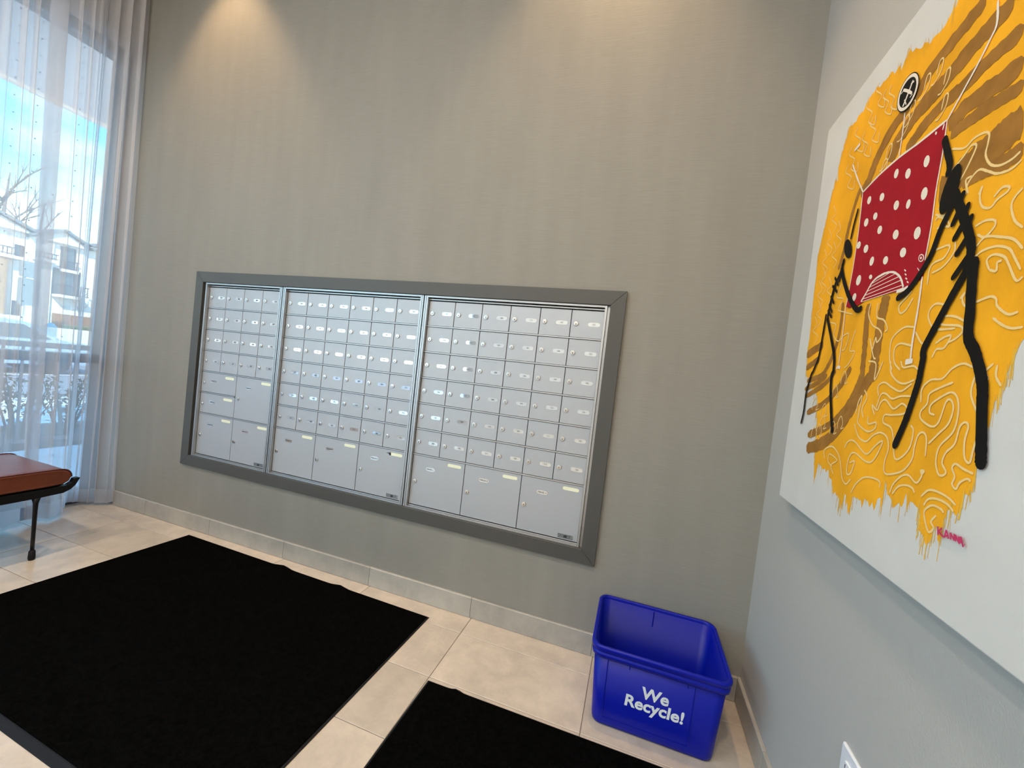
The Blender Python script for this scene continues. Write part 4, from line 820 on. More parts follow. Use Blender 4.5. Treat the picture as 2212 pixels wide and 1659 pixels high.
ART['disc'] = [[(0.7712,2.0167),(0.7777,2.0094),(0.7826,2.0012),(0.7859,1.9924),(0.7873,1.9834),(0.787,1.9747),(0.7847,1.9666),(0.7807,1.9595),(0.7751,1.9538),(0.7682,1.9497),(0.7601,1.9474),(0.7514,1.9471),(0.7423,1.9489),(0.7334,1.9528),(0.7251,1.9586),(0.718,1.966),(0.7123,1.9746),(0.7085,1.9841),(0.7068,1.9938),(0.7073,2.0032),(0.7099,2.0119),(0.7146,2.0192),(0.7209,2.0249),(0.7286,2.0286),(0.7372,2.0303),(0.7462,2.0298),(0.7551,2.0272),(0.7636,2.0228)],[(0.7699,2.0151),(0.776,2.0082),(0.7806,2.0004),(0.7837,1.9921),(0.7851,1.9837),(0.7848,1.9755),(0.7826,1.9679),(0.7789,1.9612),(0.7736,1.9558),(0.767,1.9519),(0.7594,1.9498),(0.7512,1.9496),(0.7427,1.9513),(0.7343,1.955),(0.7266,1.9604),(0.7199,1.9673),(0.7146,1.9755),(0.711,1.9843),(0.7094,1.9935),(0.7099,2.0023),(0.7124,2.0104),(0.7167,2.0173),(0.7226,2.0227),(0.7298,2.0262),(0.7379,2.0277),(0.7463,2.0273),(0.7548,2.0249),(0.7628,2.0207)],[(0.766,2.0101),(0.7709,2.0045),(0.7747,1.9982),(0.7772,1.9914),(0.7784,1.9846),(0.7781,1.9779),(0.7763,1.9717),(0.7733,1.9663),(0.7689,1.9619),(0.7636,1.9588),(0.7574,1.9571),(0.7507,1.957),(0.7439,1.9585),(0.7371,1.9614),(0.7309,1.9659),(0.7255,1.9715),(0.7213,1.978),(0.7185,1.9851),(0.7172,1.9925),(0.7176,1.9996),(0.7195,2.0061),(0.723,2.0116),(0.7278,2.016),(0.7335,2.0188),(0.74,2.0201),(0.7468,2.0198),(0.7536,2.0179),(0.7601,2.0146)]]
ART['disclines'] = [(0.006,[(0.7645,2.0045),(0.7557,1.9901),(0.745,1.9739),(0.7369,1.9635)]),(0.006,[(0.7291,2.0072),(0.7495,1.9905),(0.7674,1.973)]),(0.005,[(0.7574,2.0005),(0.7698,1.9981)]),(0.005,[(0.7401,1.9772),(0.7501,1.96)]),(0.004,[(0.7215,2.0031),(0.732,2.0039)]),(0.004,[(0.7604,1.9687),(0.7701,1.9699)])]
ART['sig'] = [(0.0034,[(1.0298,1.0818),(1.0331,1.0681)]),(0.0034,[(1.0394,1.0824),(1.0325,1.0742),(1.0459,1.0694)]),(0.0034,[(1.0471,1.069),(1.049,1.0826),(1.0565,1.0709)]),(0.0034,[(1.0479,1.0731),(1.0542,1.0742)]),(0.0034,[(1.0607,1.0712),(1.0582,1.0813),(1.0683,1.0725),(1.0664,1.0823)]),(0.0034,[(1.071,1.0719),(1.0684,1.0814),(1.0775,1.0727),(1.0755,1.0816)]),(0.0034,[(1.0784,1.0707),(1.0796,1.0825),(1.0871,1.0692)]),(0.0034,[(1.0788,1.0748),(1.0841,1.0749)]),(0.0034,[(1.0877,1.0735),(1.0892,1.0733)])]

# ------------------------------------------------------------------ recycling box
bx0, bx1, by0, by1, bh = 2.742, 3.217, -0.392, -0.013, 0.305
rb = thing('recycling_bin', ((bx0+bx1)/2, (by0+by1)/2, 0), 'open blue plastic recycling box printed We Recycle! on the floor in the corner', 'bin')
def L_(ix, iy, z, r):
    return [(x, y, z) for x, y in rrect(bx0 + ix, bx1 - ix, by0 + iy, by1 - iy, r, 6)]
m_ = MB()
m_.loft([L_(0.036, 0.032, 0.001, 0.03), L_(0.030, 0.026, 0.006, 0.034), L_(0.028, 0.0245, 0.02, 0.034), L_(0.012, 0.010, 0.292, 0.036),
         L_(0.0155, 0.0135, 0.292, 0.034), L_(0.0315, 0.028, 0.02, 0.031), L_(0.034, 0.031, 0.006, 0.028)], smooth=True, cap0=True, cap1=True)
m_.build('body', 'bin', rb)
m_ = MB()
m_.loft([L_(0.013, 0.011, 0.262, 0.036), L_(0.004, 0.004, 0.262, 0.040), L_(0.003, 0.003, 0.276, 0.041), L_(0.0065, 0.0065, 0.279, 0.039), L_(0.0065, 0.0065, 0.285, 0.039),
         L_(0.001, 0.001, 0.288, 0.042), L_(0.0, 0.0, 0.300, 0.042), L_(0.003, 0.003, 0.305, 0.041), L_(0.010, 0.010, 0.305, 0.037), L_(0.0145, 0.0125, 0.301, 0.035), L_(0.015, 0.013, 0.288, 0.035)], smooth=True)
m_.build('rim', 'bin', rb)
def fy(z):                       # front face of the tapered body
    return by0 + 0.0245 + (0.010 - 0.0245)*(z - 0.02)/(0.292 - 0.02)
def front_rib(x, z0, z1, w=0.0032, t=0.0022):
    MB().add([(x - w/2, fy(z0) + 0.0005, z0), (x + w/2, fy(z0) + 0.0005, z0), (x + w/2, fy(z1) + 0.0005, z1), (x - w/2, fy(z1) + 0.0005, z1),
              (x - w/2, fy(z0) - t, z0), (x + w/2, fy(z0) - t, z0), (x + w/2, fy(z1) - t, z1), (x - w/2, fy(z1) - t, z1)],
             [(0, 1, 2, 3), (7, 6, 5, 4), (0, 4, 5, 1), (1, 5, 6, 2), (2, 6, 7, 3), (3, 7, 4, 0)]).build('rib', 'bin', rb)
for x, za, zb in ((2.808, 0.035, 0.262), (3.101, 0.035, 0.262), (2.884, 0.245, 0.262), (3.078, 0.245, 0.262)):
    front_rib(x, za, zb)
m_ = MB()
m_.box(2.808, 3.101, fy(0.035) - 0.0015, fy(0.035) + 0.003, 0.033, 0.036)
m_.build('rib', 'bin', rb)
for x in (2.975,):               # seam ribs on the inside of the back wall
    MB().box(x - 0.002, x + 0.002, by1 - 0.0190, by1 - 0.0135, 0.225, 0.290).build('rib', 'bin', rb)
def bin_text(s, x, z, size):
    me = text_mesh(s, size, 'white_ink', bold=0.0017, ext=0.0003, shear=0.06)
    o = inst('lettering', me, (x, fy(z) - 0.0007, z), rb)
    o.rotation_euler = (math.atan2(fy(0.2) - fy(0.1), 0.1) * -1, 0, 0)
    return o
bin_text('We', 2.979, 0.174, 0.060)
bin_text('Recycle!', 2.979, 0.128, 0.060)

# ------------------------------------------------------------------ bench
BX0, BX1, BYa, BYb = -0.600, -0.088, -0.503, -1.86
bench = thing('bench', ((BX0+BX1)/2, (BYa+BYb)/2, 0), 'rust leather bench with black steel frame beside the sheer curtain', 'bench')
half = [(-0.800, 0.376), (-0.60, 0.3755), (-0.535, 0.378), (-0.512, 0.392), (-0.5035, 0.414), (-0.507, 0.434), (-0.520, 0.452), (-0.545, 0.4615), (-0.60, 0.464), (-0.800, 0.466)]
mid = (BYa + BYb)/2
other = [(2*mid - y, z) for y, z in reversed(half)]
prof = half[:]                       # runs bottom -> round near end -> top, then the mirrored end
prof = prof[::-1][:0] + prof + other
def prof_in(d):
    cy, cz = mid, 0.42
    out = []
    for y, z in prof:
        out.append((y + math.copysign(min(d, 0.05), cy - y) if abs(y - cy) > 0.4 else y, cz + (z - cz)*(1 - d/0.05)))
    return out
m_ = MB()
xs_ = [(BX1 - 0.002, 0.016), (BX1, 0.010), (BX1 - 0.001, 0.004), (BX1 - 0.008, 0.0005), (BX1 - 0.05, -0.002), ((BX0+BX1)/2, -0.006), (BX0 + 0.05, -0.002), (BX0 + 0.008, 0.0005), (BX0 + 0.001, 0.004), (BX0, 0.010), (BX0 + 0.002, 0.016)]
m_.loft([[(x, y, z) for y, z in prof_in(d_)] for x, d_ in xs_], smooth=True, cap0=True, cap1=True)
cush = m_.build('cushion', 'leather', bench)
for x in (BX1 - 0.004, BX0 + 0.004):
    pth = [(x, y, z) for y, z in smooth_path([p for p in half if p[1] > 0.40] + [p for p in other if p[1] > 0.40], 5)]
    MB().tube(pth, 0.0032, 6).build('piping', 'piping', cush)
railp = [(-0.640, 0.327), (-0.535, 0.331), (-0.505, 0.345), (-0.486, 0.366), (-0.469, 0.402), (-0.481, 0.4045), (-0.494, 0.402), (-0.502, 0.383), (-0.520, 0.3715), (-0.56, 0.368), (-0.640, 0.368)]
railp2 = [(2*mid - y, z) for y, z in reversed(railp)]
for x0_, x1_ in ((BX1 - 0.028, BX1 + 0.002), (BX0 - 0.002, BX0 + 0.028)):
    MB().prism(railp + railp2, 'x', x0_, x1_).build('side_rail', 'blacksteel', bench, bevel=0.0015)
MB().box(BX0 + 0.028, BX1 - 0.028, BYb + 0.02, BYa - 0.02, 0.360, 0.372).build('seat_deck', 'blacksteel', bench)
for x in (BX1 - 0.012, BX0 + 0.012):
    for y in (-0.632, 2*mid + 0.632):
        lg = MB()
        lg.tube([(x, y, 0.328), (x, y, 0.300), (x, y, 0.262), (x, y, 0.12), (x, y, 0.045)], [0.017, 0.0105, 0.0092, 0.0080, 0.0078], 12)
        leg = lg.build('leg', 'blacksteel', bench)
        MB().tube([(x, y, 0.052), (x, y, 0.046), (x, y, 0.012), (x, y, 0.0005)], [0.0085, 0.0125, 0.0142, 0.0125], 12).build('foot_cap', 'rubber', leg)

# ------------------------------------------------------------------ floor mats
def floor_mat(name, corners, label, bumps):
    """corners anticlockwise from above, a pile field inside a thin rubber border"""
    c = [Vector((x, y, 0)) for x, y in corners]
    ctr = sum(c, Vector()) / 4
    t_ = thing(name, (ctr.x, ctr.y, 0), label, 'mat', 'black floor mats')
    def inset(d):
        out = []
        for p in c:
            q = p.copy()
            k_ = 0.35*d                       # the rubber edge is wide only along the near side
            q.x += k_ if p.x < ctr.x else -k_
            q.y += d*1.15 if p.y < ctr.y else -k_
            out.append(q)
        return out
    def ring(d, z, n=60):
        q = inset(d)
        pts = []
        for i in range(4):
            a, b_ = q[i], q[(i+1) % 4]
            for k_ in range(n):
                p = a.lerp(b_, k_/n)
                lift = 0
                off = 0
                for bx_, by_, s_, h_ in bumps:
                    e2 = math.exp(-((p.x - bx_)**2 + (p.y - by_)**2) / (2*s_*s_))
                    lift += h_*e2
                    off += 0.35*h_*e2
                pts.append((p.x, p.y + off, z + (lift if z > 0.002 else 0)))
        return pts
    m_ = MB()
    m_.loft([ring(0.0, 0.0003), ring(0.0, 0.0022), ring(0.020, 0.0042), ring(0.024, 0.0042)], smooth=False, cap0=True)
    m_.build('rubber_border', 'rubber', t_, fix=True)
    m_ = MB()
    m_.loft([ring(0.0235, 0.0030), ring(0.0235, 0.0072), ring(0.028, 0.0086)], smooth=False, cap1=True)
    m_.build('carpet_pile', 'mat', t_)
    return t_
floor_mat('floor_mat', [(0.170, -1.160), (1.915, -1.200), (1.948, -0.104), (0.217, -0.069)], 'large black carpet mat on the tiles in front of the left mailboxes',
          [(1.00, -0.08, 0.03, 0.010), (1.40, -0.09, 0.025, 0.008)])
floor_mat('floor_mat', [(2.125, -1.55), (3.16, -1.53), (3.165, -0.447), (2.140, -0.456)], 'smaller black carpet mat in front of the blue recycling box',
          [(2.265, -0.455, 0.012, 0.006)])

# ------------------------------------------------------------------ painting
PX = XC - 0.040
art = thing('painting', (XC, -1.0, 0.938), 'large unframed yellow canvas with red polka dot shape and black stick figures', 'painting')
PS0, PS1, PZ0, PZ1 = 0.2836, 1.74, 0.938, 2.1815
MB().box(PX, XC - 0.0005, -PS1, -PS0, PZ0, PZ1).build('canvas', 'canvas', art, bevel=0.003)
_lay = [0]
def depth():
    _lay[0] += 1
    return PX - 0.00025*_lay[0]
def fill(polys, name, mat_, parent=art):
    x = depth()
    for poly in polys:
        m_ = MB()
        tri = tessellate_polygon([[Vector((s_, z_, 0)) for s_, z_ in poly]])
        m_.add([(x, -s_, z_) for s_, z_ in poly], [tuple(t) for t in tri])
        m_.build(name, mat_, parent, fix=False)
def ribbon(m_, x, pts, w, taper=False, rag=0.0):
    p = [Vector(q) for q in smooth_path([(a, b_) for a, b_ in pts], 7)]
    n = len(p)
    L0, R0 = [], []
    for i in range(n):
        d = p[min(i+1, n-1)] - p[max(i-1, 0)]
        if d.length < 1e-9:
            d = Vector((1, 0))
        d.normalize()
        nn = Vector((-d.y, d.x))
        k_ = w/2*(1 + (rnd.uniform(-rag, rag) if rag else 0))
        if taper and (i == 0 or i == n-1):
            k_ *= 0.55
        L0.append(p[i] + nn*k_)
        R0.append(p[i] - nn*k_)
    vs_ = [(x - 0.00008*i/n, -q.x, q.y) for i, q in enumerate(L0)] + [(x - 0.00008*i/n, -q.x, q.y) for i, q in enumerate(R0)]
    m_.add(vs_, [(i, i+1, n+i+1, n+i) for i in range(n-1)])
def ribbons(items, name, mat_, parent=art, taper=True, rag=0.06, x=None):
    x = depth() if x is None else x
    for i, (w, pts) in enumerate(items):
        m_ = MB()
        ribbon(m_, x - 0.000004*(i % 50), pts, w, taper, rag)
        m_.build(name, mat_, parent, fix=False)

field = ART['field'] + [(1.22, 1.43), (1.34, 1.47), (1.45, 1.55), (1.52, 1.68), (1.50, 1.85), (1.44, 1.98), (1.30, 2.07), (1.12, 2.11), (0.98, 2.10)]
def ragged(poly, step=0.007, amp=0.006, spike=0.022):
    out = []
    n = len(poly)
    for i in range(n):
        a, b_ = Vector(poly[i]), Vector(poly[(i+1) % n])
        k_ = max(1, int((b_ - a).length / step))
        for j in range(k_):
            q = a.lerp(b_, j/k_)
            dz = rnd.uniform(-amp, amp)
            if rnd.random() < 0.16:
                dz -= rnd.uniform(0, spike)*(1 if q.y < 1.3 else 0.35)
            out.append((q.x + rnd.uniform(-0.0015, 0.0015), q.y + dz))
    return out
fill([ragged(field)], 'yellow_field', 'p_yellow')
# thin dry-brush hairs round the field
hair = []
for _ in range(260):
    i = rnd.randrange(len(ART['field']) - 1)
    a, b_ = Vector(ART['field'][i]), Vector(ART['field'][i+1])
    q = a.lerp(b_, rnd.random())
    l_ = rnd.uniform(0.01, 0.035)
    hair.append((rnd.uniform(0.001, 0.003), [(q.x, q.y + l_*0.5), (q.x + rnd.uniform(-0.004, 0.004), q.y - l_)]))
x = depth()
m_ = MB()
for i, (w, pts) in enumerate(hair):
    ribbon(m_, x - 0.0000004*i, pts, w, True, 0.3)
tag(m_.build('brush_hairs', 'p_yellow2', art, fix=False), kind='stuff')
ribbons(ART['stripes'], 'brown_stroke', 'p_brown', rag=0.14)
ribbons([l for l in ART['lines'][25:]], 'cream_squiggle', 'p_cream', rag=0.12)
extra = []
for s0, z0 in [(1.22, 1.55), (1.34, 1.62), (1.28, 1.78), (1.42, 1.75), (1.2, 1.9), (1.38, 1.93)]:
    extra.append((0.0055, [(s0 + 0.05*math.cos(a)*(1 + 0.3*math.sin(3*a)), z0 + 0.05*math.sin(a)) for a in [k_*0.55 for k_ in range(10)]]))
ribbons(extra, 'cream_squiggle', 'p_cream', rag=0.12)
fill([ART['red']], 'red_panel', 'p_red')
ribbons(ART['lines'][:25], 'white_stroke', 'p_white', rag=0.15)
fill(ART['dots'], 'white_dot', 'p_white')
fill([ART['ring'][0]], 'white_ring', 'p_white')
fill([ART['ring'][1]], 'ring_gap', 'p_red')
fill([ART['ring'][2]], 'ring_centre', 'p_white')
for name, strokes, head in (('walking_figure', ART['black'][:13], ART['heads'][0]), ('walking_figure', ART['black'][13:], ART['heads'][1])):
    x = depth()
    m_ = MB()
    for i, (w, pts) in enumerate(strokes):
        ribbon(m_, x - 0.000008*i, pts, w, False, 0.05)
        for q in (pts[0], pts[-1]):
            m_.add([(x - 0.00012 - 0.000003*i, -(q[0] + w*0.47*math.cos(a)), q[1] + w*0.47*math.sin(a)) for a in [k_*math.pi/6 for k_ in range(12)]], [tuple(range(12))])
    m_.add([(x - 0.0002, -s_, z_) for s_, z_ in head], [tuple(range(len(head)))])
    tag(m_.build(name, 'p_black', art, fix=False), 'black painted stick figure', kind='stuff')
fill([ART['disc'][0]], 'disc_edge', 'p_black')
fill([ART['disc'][1]], 'disc_band', 'p_white')
fill([ART['disc'][2]], 'disc_centre', 'p_black')
ribbons(ART['disclines'], 'disc_branch', 'p_white')
sg = depth()
m_ = MB()
for w, pts in ART['sig']:
    for i in range(len(pts) - 1):
        sg -= 0.000006
        ribbon(m_, sg, [pts[i], pts[i+1]], w)
tag(m_.build('signature', 'p_sig', art, fix=False), 'red painted name KANNA.', kind='stuff')

# ------------------------------------------------------------------ wall outlet
ol = thing('wall_outlet', (XC, -0.8085, 0.389), 'white electrical outlet plate low on the wall under the canvas', 'outlet')
PYa, PYb, PZa, PZb = -0.773, -0.844, 0.389, 0.5045
def PL(i_, x):
    return [(x, y, z) for y, z in rrect(PYb + i_, PYa - i_, PZa + i_, PZb - i_, 0.004, 3)]
MB().loft([PL(0, XC - 0.0003), PL(0, XC - 0.0035), PL(0.003, XC - 0.006)], smooth=False, cap0=True, cap1=True).build('cover_plate', 'outlet', ol)
for zc in (0.4655, 0.4275):
    m_ = MB()
    poly = [( -0.8085 + 0.0165*math.cos(a), zc + max(-0.0135, min(0.0135, 0.0165*math.sin(a)))) for a in [k_*math.pi/12 for k_ in range(24)]]
    m_.loft([[(XC - 0.0055, y, z) for y, z in poly], [(XC - 0.0085, y, z) for y, z in poly], [(XC - 0.0092, -0.8085 + (y + 0.8085)*0.94, zc + (z - zc)*0.94) for y, z in poly]], smooth=False, cap1=True)
    rc = m_.build('receptacle', 'outlet', ol)
    for dy in (-0.006, 0.006):
        MB().box(XC - 0.0096, XC - 0.0088, -0.8085 + dy - 0.001, -0.8085 + dy + 0.001, zc - 0.001, zc + 0.007).build('slot', 'black', rc)

# ------------------------------------------------------------------ sheer curtain
cur = thing('sheer_curtain', (-0.7, -0.7, 0.03), 'white sheer floor-length curtain hanging in folds across the window', 'curtain')
low = [(0.02, -0.630), (-0.015, -0.622), (-0.055, -0.665), (-0.095, -0.745), (-0.150, -0.790), (-0.205, -0.775), (-0.245, -0.700), (-0.285, -0.630), (-0.345, -0.605), (-0.395, -0.645), (-0.430, -0.640),
       (-0.470, -0.585), (-0.540, -0.580), (-0.590, -0.640), (-0.650, -0.740), (-0.720, -0.760), (-0.790, -0.680), (-0.850, -0.605), (-0.930, -0.600), (-0.990, -0.690), (-1.060, -0.770), (-1.130, -0.720),
       (-1.200, -0.620), (-1.280, -0.600), (-1.350, -0.690), (-1.420, -0.760), (-1.490, -0.700), (-1.56, -0.62), (-1.62, -0.60)]
def coarse(y):
    for i in range(len(low) - 1):
        y1_, y0_ = low[i][0], low[i+1][0]
        if y0_ <= y <= y1_:
            t = (y1_ - y) / (y1_ - y0_)
            t = t*t*(3 - 2*t)
            return low[i][1]*(1 - t) + low[i+1][1]*t
    return -0.62
ncol_ = 1300
# single creases: distance from the wall, half width, depth
crease = [(-0.250, 0.010, 0.036), (-0.287, 0.0055, 0.034), (-0.345, 0.0055, 0.030), (-0.523, 0.0055, 0.036), (-0.570, 0.0060, 0.040), (-0.635, 0.012, 0.050), (-0.665, 0.006, 0.036), 
          (-0.830, 0.006, 0.036), (-0.900, 0.010, 0.045), (-0.985, 0.015, 0.065), (-1.060, 0.006, 0.036), (-1.130, 0.012, 0.05), (-1.210, 0.015, 0.065), (-1.290, 0.006, 0.036), (-1.365, 0.012, 0.05), (-1.43, 0.008, 0.04)]
cols = []
for i in range(ncol_):
    # more points through the gathered stack beside the wall
    f = i/(ncol_ - 1)
    cols.append((-0.004 - 1.5*f, 0.0))
def folded(cs, yc, hw, d_):
    """double the cloth back on itself for a flat pleat centred on yc"""
    out = [c_ for c_ in cs if c_[0] > yc - hw]
    n = 36
    for k_ in range(n + 1):
        a = k_/n
        out.append((yc - hw*math.cos(math.pi*a)*1.0, d_*a))
    tail = [c_ for c_ in cs if c_[0] < yc + hw]
    for y_, e_ in tail:
        u_ = (yc + hw - y_)/(2*hw + 0.03)
        out.append((y_, e_ + d_*max(0.0, 1 - u_)*1.0 + 0.6*d_*math.exp(-((y_ - yc)/hw)**2)))
    return out
cols = folded(cols, -0.435, 0.036, 0.014)
cols = folded(cols, -0.780, 0.035, 0.016)
cols = folded(cols, -1.170, 0.040, 0.016)
ncol_ = len(cols)
zrow = [0.115 + (ZC - 0.012 - 0.115)*k_/26 for k_ in range(27)]
def cpoint(y, f, z):
    t = z/ZC
    tt = t**0.6
    X = (-0.712)*tt + coarse(y)*(1 - tt) + f + 0.006*math.sin(y*31 + 1.3*t)
    Y = y
    g_ = 1.0/(1.0 + math.exp(-(y + 0.222)/0.006))            # gathered stack next to the wall
    X += g_*(0.030 + 0.016*math.sin(y*90))*math.sin(2*math.pi*y/0.058 + 0.8*math.sin(1.7*t))*(0.5 + 0.5*tt)
    Y += g_*0.011*math.sin(4*math.pi*y/0.058 + 0.6)
    for yc, s_, d_ in crease:
        yk = yc + 0.010*math.sin(2.1*t + yc*40)*(1 - t)
        u_ = (y - yk)/s_
        if abs(u_) < 4:
            e_ = math.exp(-u_*u_)
            X += d_*(0.45 + 0.55*tt)*e_
            Y += 0.9*s_*u_*e_
    if y > -0.03:
        Y = min(Y, -0.004)
    hi = -0.575 if y > -0.44 else -0.618
    return (max(min(X, hi), -0.822), Y, z)
m_ = MB()
vs_ = [cpoint(y, p_, z) for z in zrow for y, p_ in cols]
fs_ = [(r*ncol_ + c, r*ncol_ + c + 1, (r+1)*ncol_ + c + 1, (r+1)*ncol_ + c) for r in range(len(zrow)-1) for c in range(ncol_-1)]
m_.add(vs_, fs_, 0, True)
m_.build('drape', 'sheer', cur, fix=False)
m_ = MB()
zh = [0.028, 0.060, 0.090, 0.115]
vs_ = []
for k_, z in enumerate(zh):
    for y, p_ in cols:
        X, Y, _ = cpoint(y, p_, z)
        vs_.append((X, Y, z + (0.010*math.sin(y*23) if k_ == 0 else 0)))
fs_ = [(r*ncol_ + c, r*ncol_ + c + 1, (r+1)*ncol_ + c + 1, (r+1)*ncol_ + c) for r in range(len(zh)-1) for c in range(ncol_-1)]
m_.add(vs_, fs_, 0, True)
tag(m_.build('hem', 'sheer_hem', cur, fix=False), 'doubled hem')

# ------------------------------------------------------------------ two wall-washing downlights, and added fill downlights over the lobby
def downlight(x, y, spot, area, label, cone=1.5, blend=0.6, col=(1.0, 0.67, 0.36)):
    t_ = thing('recessed_downlight', (x, y, ZC - 0.03), label, 'light', 'recessed ceiling downlights')
    m_ = MB()
    n = 28
    def ring(r, z):
        return [(x + r*math.cos(2*math.pi*i/n), y + r*math.sin(2*math.pi*i/n), z) for i in range(n)]
    m_.loft([ring(0.085, ZC - 0.0002), ring(0.085, ZC - 0.004), ring(0.070, ZC - 0.006), ring(0.062, ZC - 0.0005)], smooth=False)
    m_.build('trim_ring', 'lamp_trim', t_)
    MB().loft([ring(0.062, ZC - 0.0008), ring(0.0005, ZC - 0.0012)], smooth=False).build('lens', 'lamp', t_)
    if spot:
        l = bpy.data.lights.new('spot_lamp', 'SPOT')
        l.energy = spot
        l.spot_size = cone
        l.spot_blend = blend
        l.shadow_soft_size = 0.05
        l.color = col
        o = bpy.data.objects.new('spot_lamp', l)
        COL.objects.link(o)
        o.location = (0, 0, 0.018)
        o.parent = t_
    if area:
        l = bpy.data.lights.new('fill_disc_lamp', 'AREA')
        l.shape = 'DISK'
        l.size = 0.12
        l.energy = area
        l.color = col
        o = bpy.data.objects.new('fill_disc_lamp', l)
        COL.objects.link(o)
        o.location = (0, 0, 0.016)
        o.parent = t_
    return t_
for x_, lab in ((0.10, 'ceiling downlight washing the wall above the left mailboxes'), (2.48, 'ceiling downlight washing the wall above the right mailboxes')):
    downlight(x_, -0.29, 104, 0, lab, cone=1.30, blend=0.55)
for y_ in (-2.3, -4.2, -5.8):  # unseen lamps, added to lift the general brightness of the room
    for x_ in (0.10, 1.36, 2.62):
        downlight(x_, y_, 0, 23, 'added unseen fill downlight over the lobby floor, %s row, %s' % ({-2.3: 'nearest', -4.2: 'middle', -5.8: 'farthest'}[y_], {0.10: 'window side', 1.36: 'centre', 2.62: 'canvas side'}[x_]), col=(1.0, 0.92, 0.80))

# ------------------------------------------------------------------ outdoors
structure('porch_soffit', MB().box(-2.62, -1.0, -1.2, 6, 3.28, 3.42), 'soffit', 'pale porch ceiling outside the window', origin=(-1.8, 0, 3.28))
sf = MB().box(-2.66, -2.62, -1.2, 6, 3.25, 3.46)
tag(sf.build('trim_1', 'stucco', None), 'white fascia board along the porch edge', kind='structure')
structure('terrace_floor', MB().box(-2.75, -1.0, -8, 6, -0.2, -0.03), 'concrete', 'grey terrace slab outside the window', origin=(-1.8, 0, -0.03))
structure('planting_bed', MB().box(-4.6, -2.75, -8, 9, -0.4, -0.12), 'soil', origin=(-3.5, 0, -0.12))
structure('sidewalk', MB().box(-7.2, -4.6, -30, 50, -0.4, -0.18), 'concrete', origin=(-6, 0, -0.18))
structure('road', MB().box(-25.5, -7.2, -40, 60, -0.5, -0.26), 'asphalt', 'street outside the window', origin=(-15, 0, -0.26))
structure('verge', MB().box(-70, -25.5, -60, 90, -0.5, -0.06), 'grass', origin=(-40, 0, -0.06))
for xl_ in (-8.0, -12.5, -16.3, -20.5, -24.8):
    tag(MB().box(xl_ - 0.07, xl_ + 0.07, -40, 60, -0.26, -0.256).build('road_line', 'roadline'), 'painted line on the street', None, None, 'structure')

# railing of the terrace
rl = thing('metal_railing', (-2.5, -0.5, -0.03), 'dark metal picket railing along the terrace outside the window', 'railing')
MB().box(-2.535, -2.475, -4.0, 3.0, 0.985, 1.035).build('top_rail', 'mullion', rl)
MB().box(-2.520, -2.490, -4.0, 3.0, 0.10, 0.135).build('bottom_rail', 'mullion', rl)
pk = MB().box(-0.008, 0.008, -0.008, 0.008, 0, 0.85).mesh('picket', 'mullion')
for i in range(58):
    inst('picket', pk, (-2.505, -3.95 + 0.12*i, 0.135), rl)
for y_ in (-4.0, -2.0, 0.0, 2.0, 3.0):
    MB().box(-2.53, -2.48, y_ - 0.025, y_ + 0.025, -0.03, 0.985).build('post', 'mullion', rl)

# shrubs in the bed
def shrub(x, y, h, r, label):
    t_ = thing('shrub', (x, y, -0.12), label, 'shrub', 'shrubs in the bed below the railing')
    r2 = random.Random(int(y*100) + 7)
    st_ = MB()
    lf = MB()
    for i in range(16):
        a = r2.uniform(0, 6.28)
        rr = r2.uniform(0.2, 1)*r
        tip = Vector((x + rr*math.cos(a), y + rr*math.sin(a), -0.12 + h*r2.uniform(0.65, 1)))
        base = Vector((x + 0.1*rr*math.cos(a), y + 0.1*rr*math.sin(a), -0.12))
        midp = base.lerp(tip, 0.5) + Vector((0, 0, 0.06))
        st_.tube([base, midp, tip], [0.010, 0.007, 0.002], 5)
        for k_ in range(26):
            p_ = base.lerp(midp, r2.random()) if k_ % 3 == 0 else midp.lerp(tip, r2.random())
            p_ = p_ + Vector((r2.uniform(-1, 1), r2.uniform(-1, 1), r2.uniform(-1, 1)))*0.045
            u_ = Vector((r2.uniform(-1, 1), r2.uniform(-1, 1), r2.uniform(-1, 1))).normalized()*0.028
            w_ = u_.orthogonal().normalized()*0.012
            lf.add([p_ - u_, p_ + w_, p_ + u_, p_ - w_], [(0, 1, 2, 3)])
    st_.build('stems', 'bark', t_)
    tag(lf.build('foliage', 'leaf', t_, fix=False), kind='stuff')
for i, (x, y) in enumerate([(-3.2, -0.45), (-3.3, 0.05), (-3.15, 0.52), (-3.35, 0.95), (-3.2, 1.45)]):
    shrub(x, y, 0.82 + 0.07*(i % 3), 0.30, ['low leafy shrub behind the railing, farthest to the left', 'low leafy shrub behind the railing, second from the left', 'low leafy shrub in the middle of the row behind the railing',
                                           'low leafy shrub behind the railing, fourth from the left', 'low leafy shrub behind the railing, farthest to the right'][i])

# low white walls across the street
tag(MB().box(-28.3, -28.0, 4.0, 10.75, -0.06, 1.24).build('garden_wall', 'stucco'), 'taller white garden wall across the street, left of the grey panels', 'wall', 'white garden walls')
tag(MB().box(-28.3, -28.0, 11.2, 18.0, -0.06, 0.82).build('garden_wall', 'stucco'), 'lower white garden wall across the street below the timber fence', 'wall', 'white garden walls')
fe = thing('timber_fence', (-28.9, 12.6, -0.06), 'brown timber fence in front of the white house', 'fence')
for i in range(12):
    MB().box(-28.95, -28.9, 11.9 + 0.16*i, 12.05 + 0.16*i, -0.06, 1.62).build('plank', 'timber', fe)
for z_ in (0.5, 1.4):
    MB().box(-28.99, -28.95, 11.9, 13.81, z_, z_ + 0.1).build('crossbar', 'timber', fe)
hd = thing('hedge', (-28.45, 13.0, -0.06), 'low green hedge on top of the lower garden wall', 'hedge')
r2 = random.Random(5)
lf = MB()
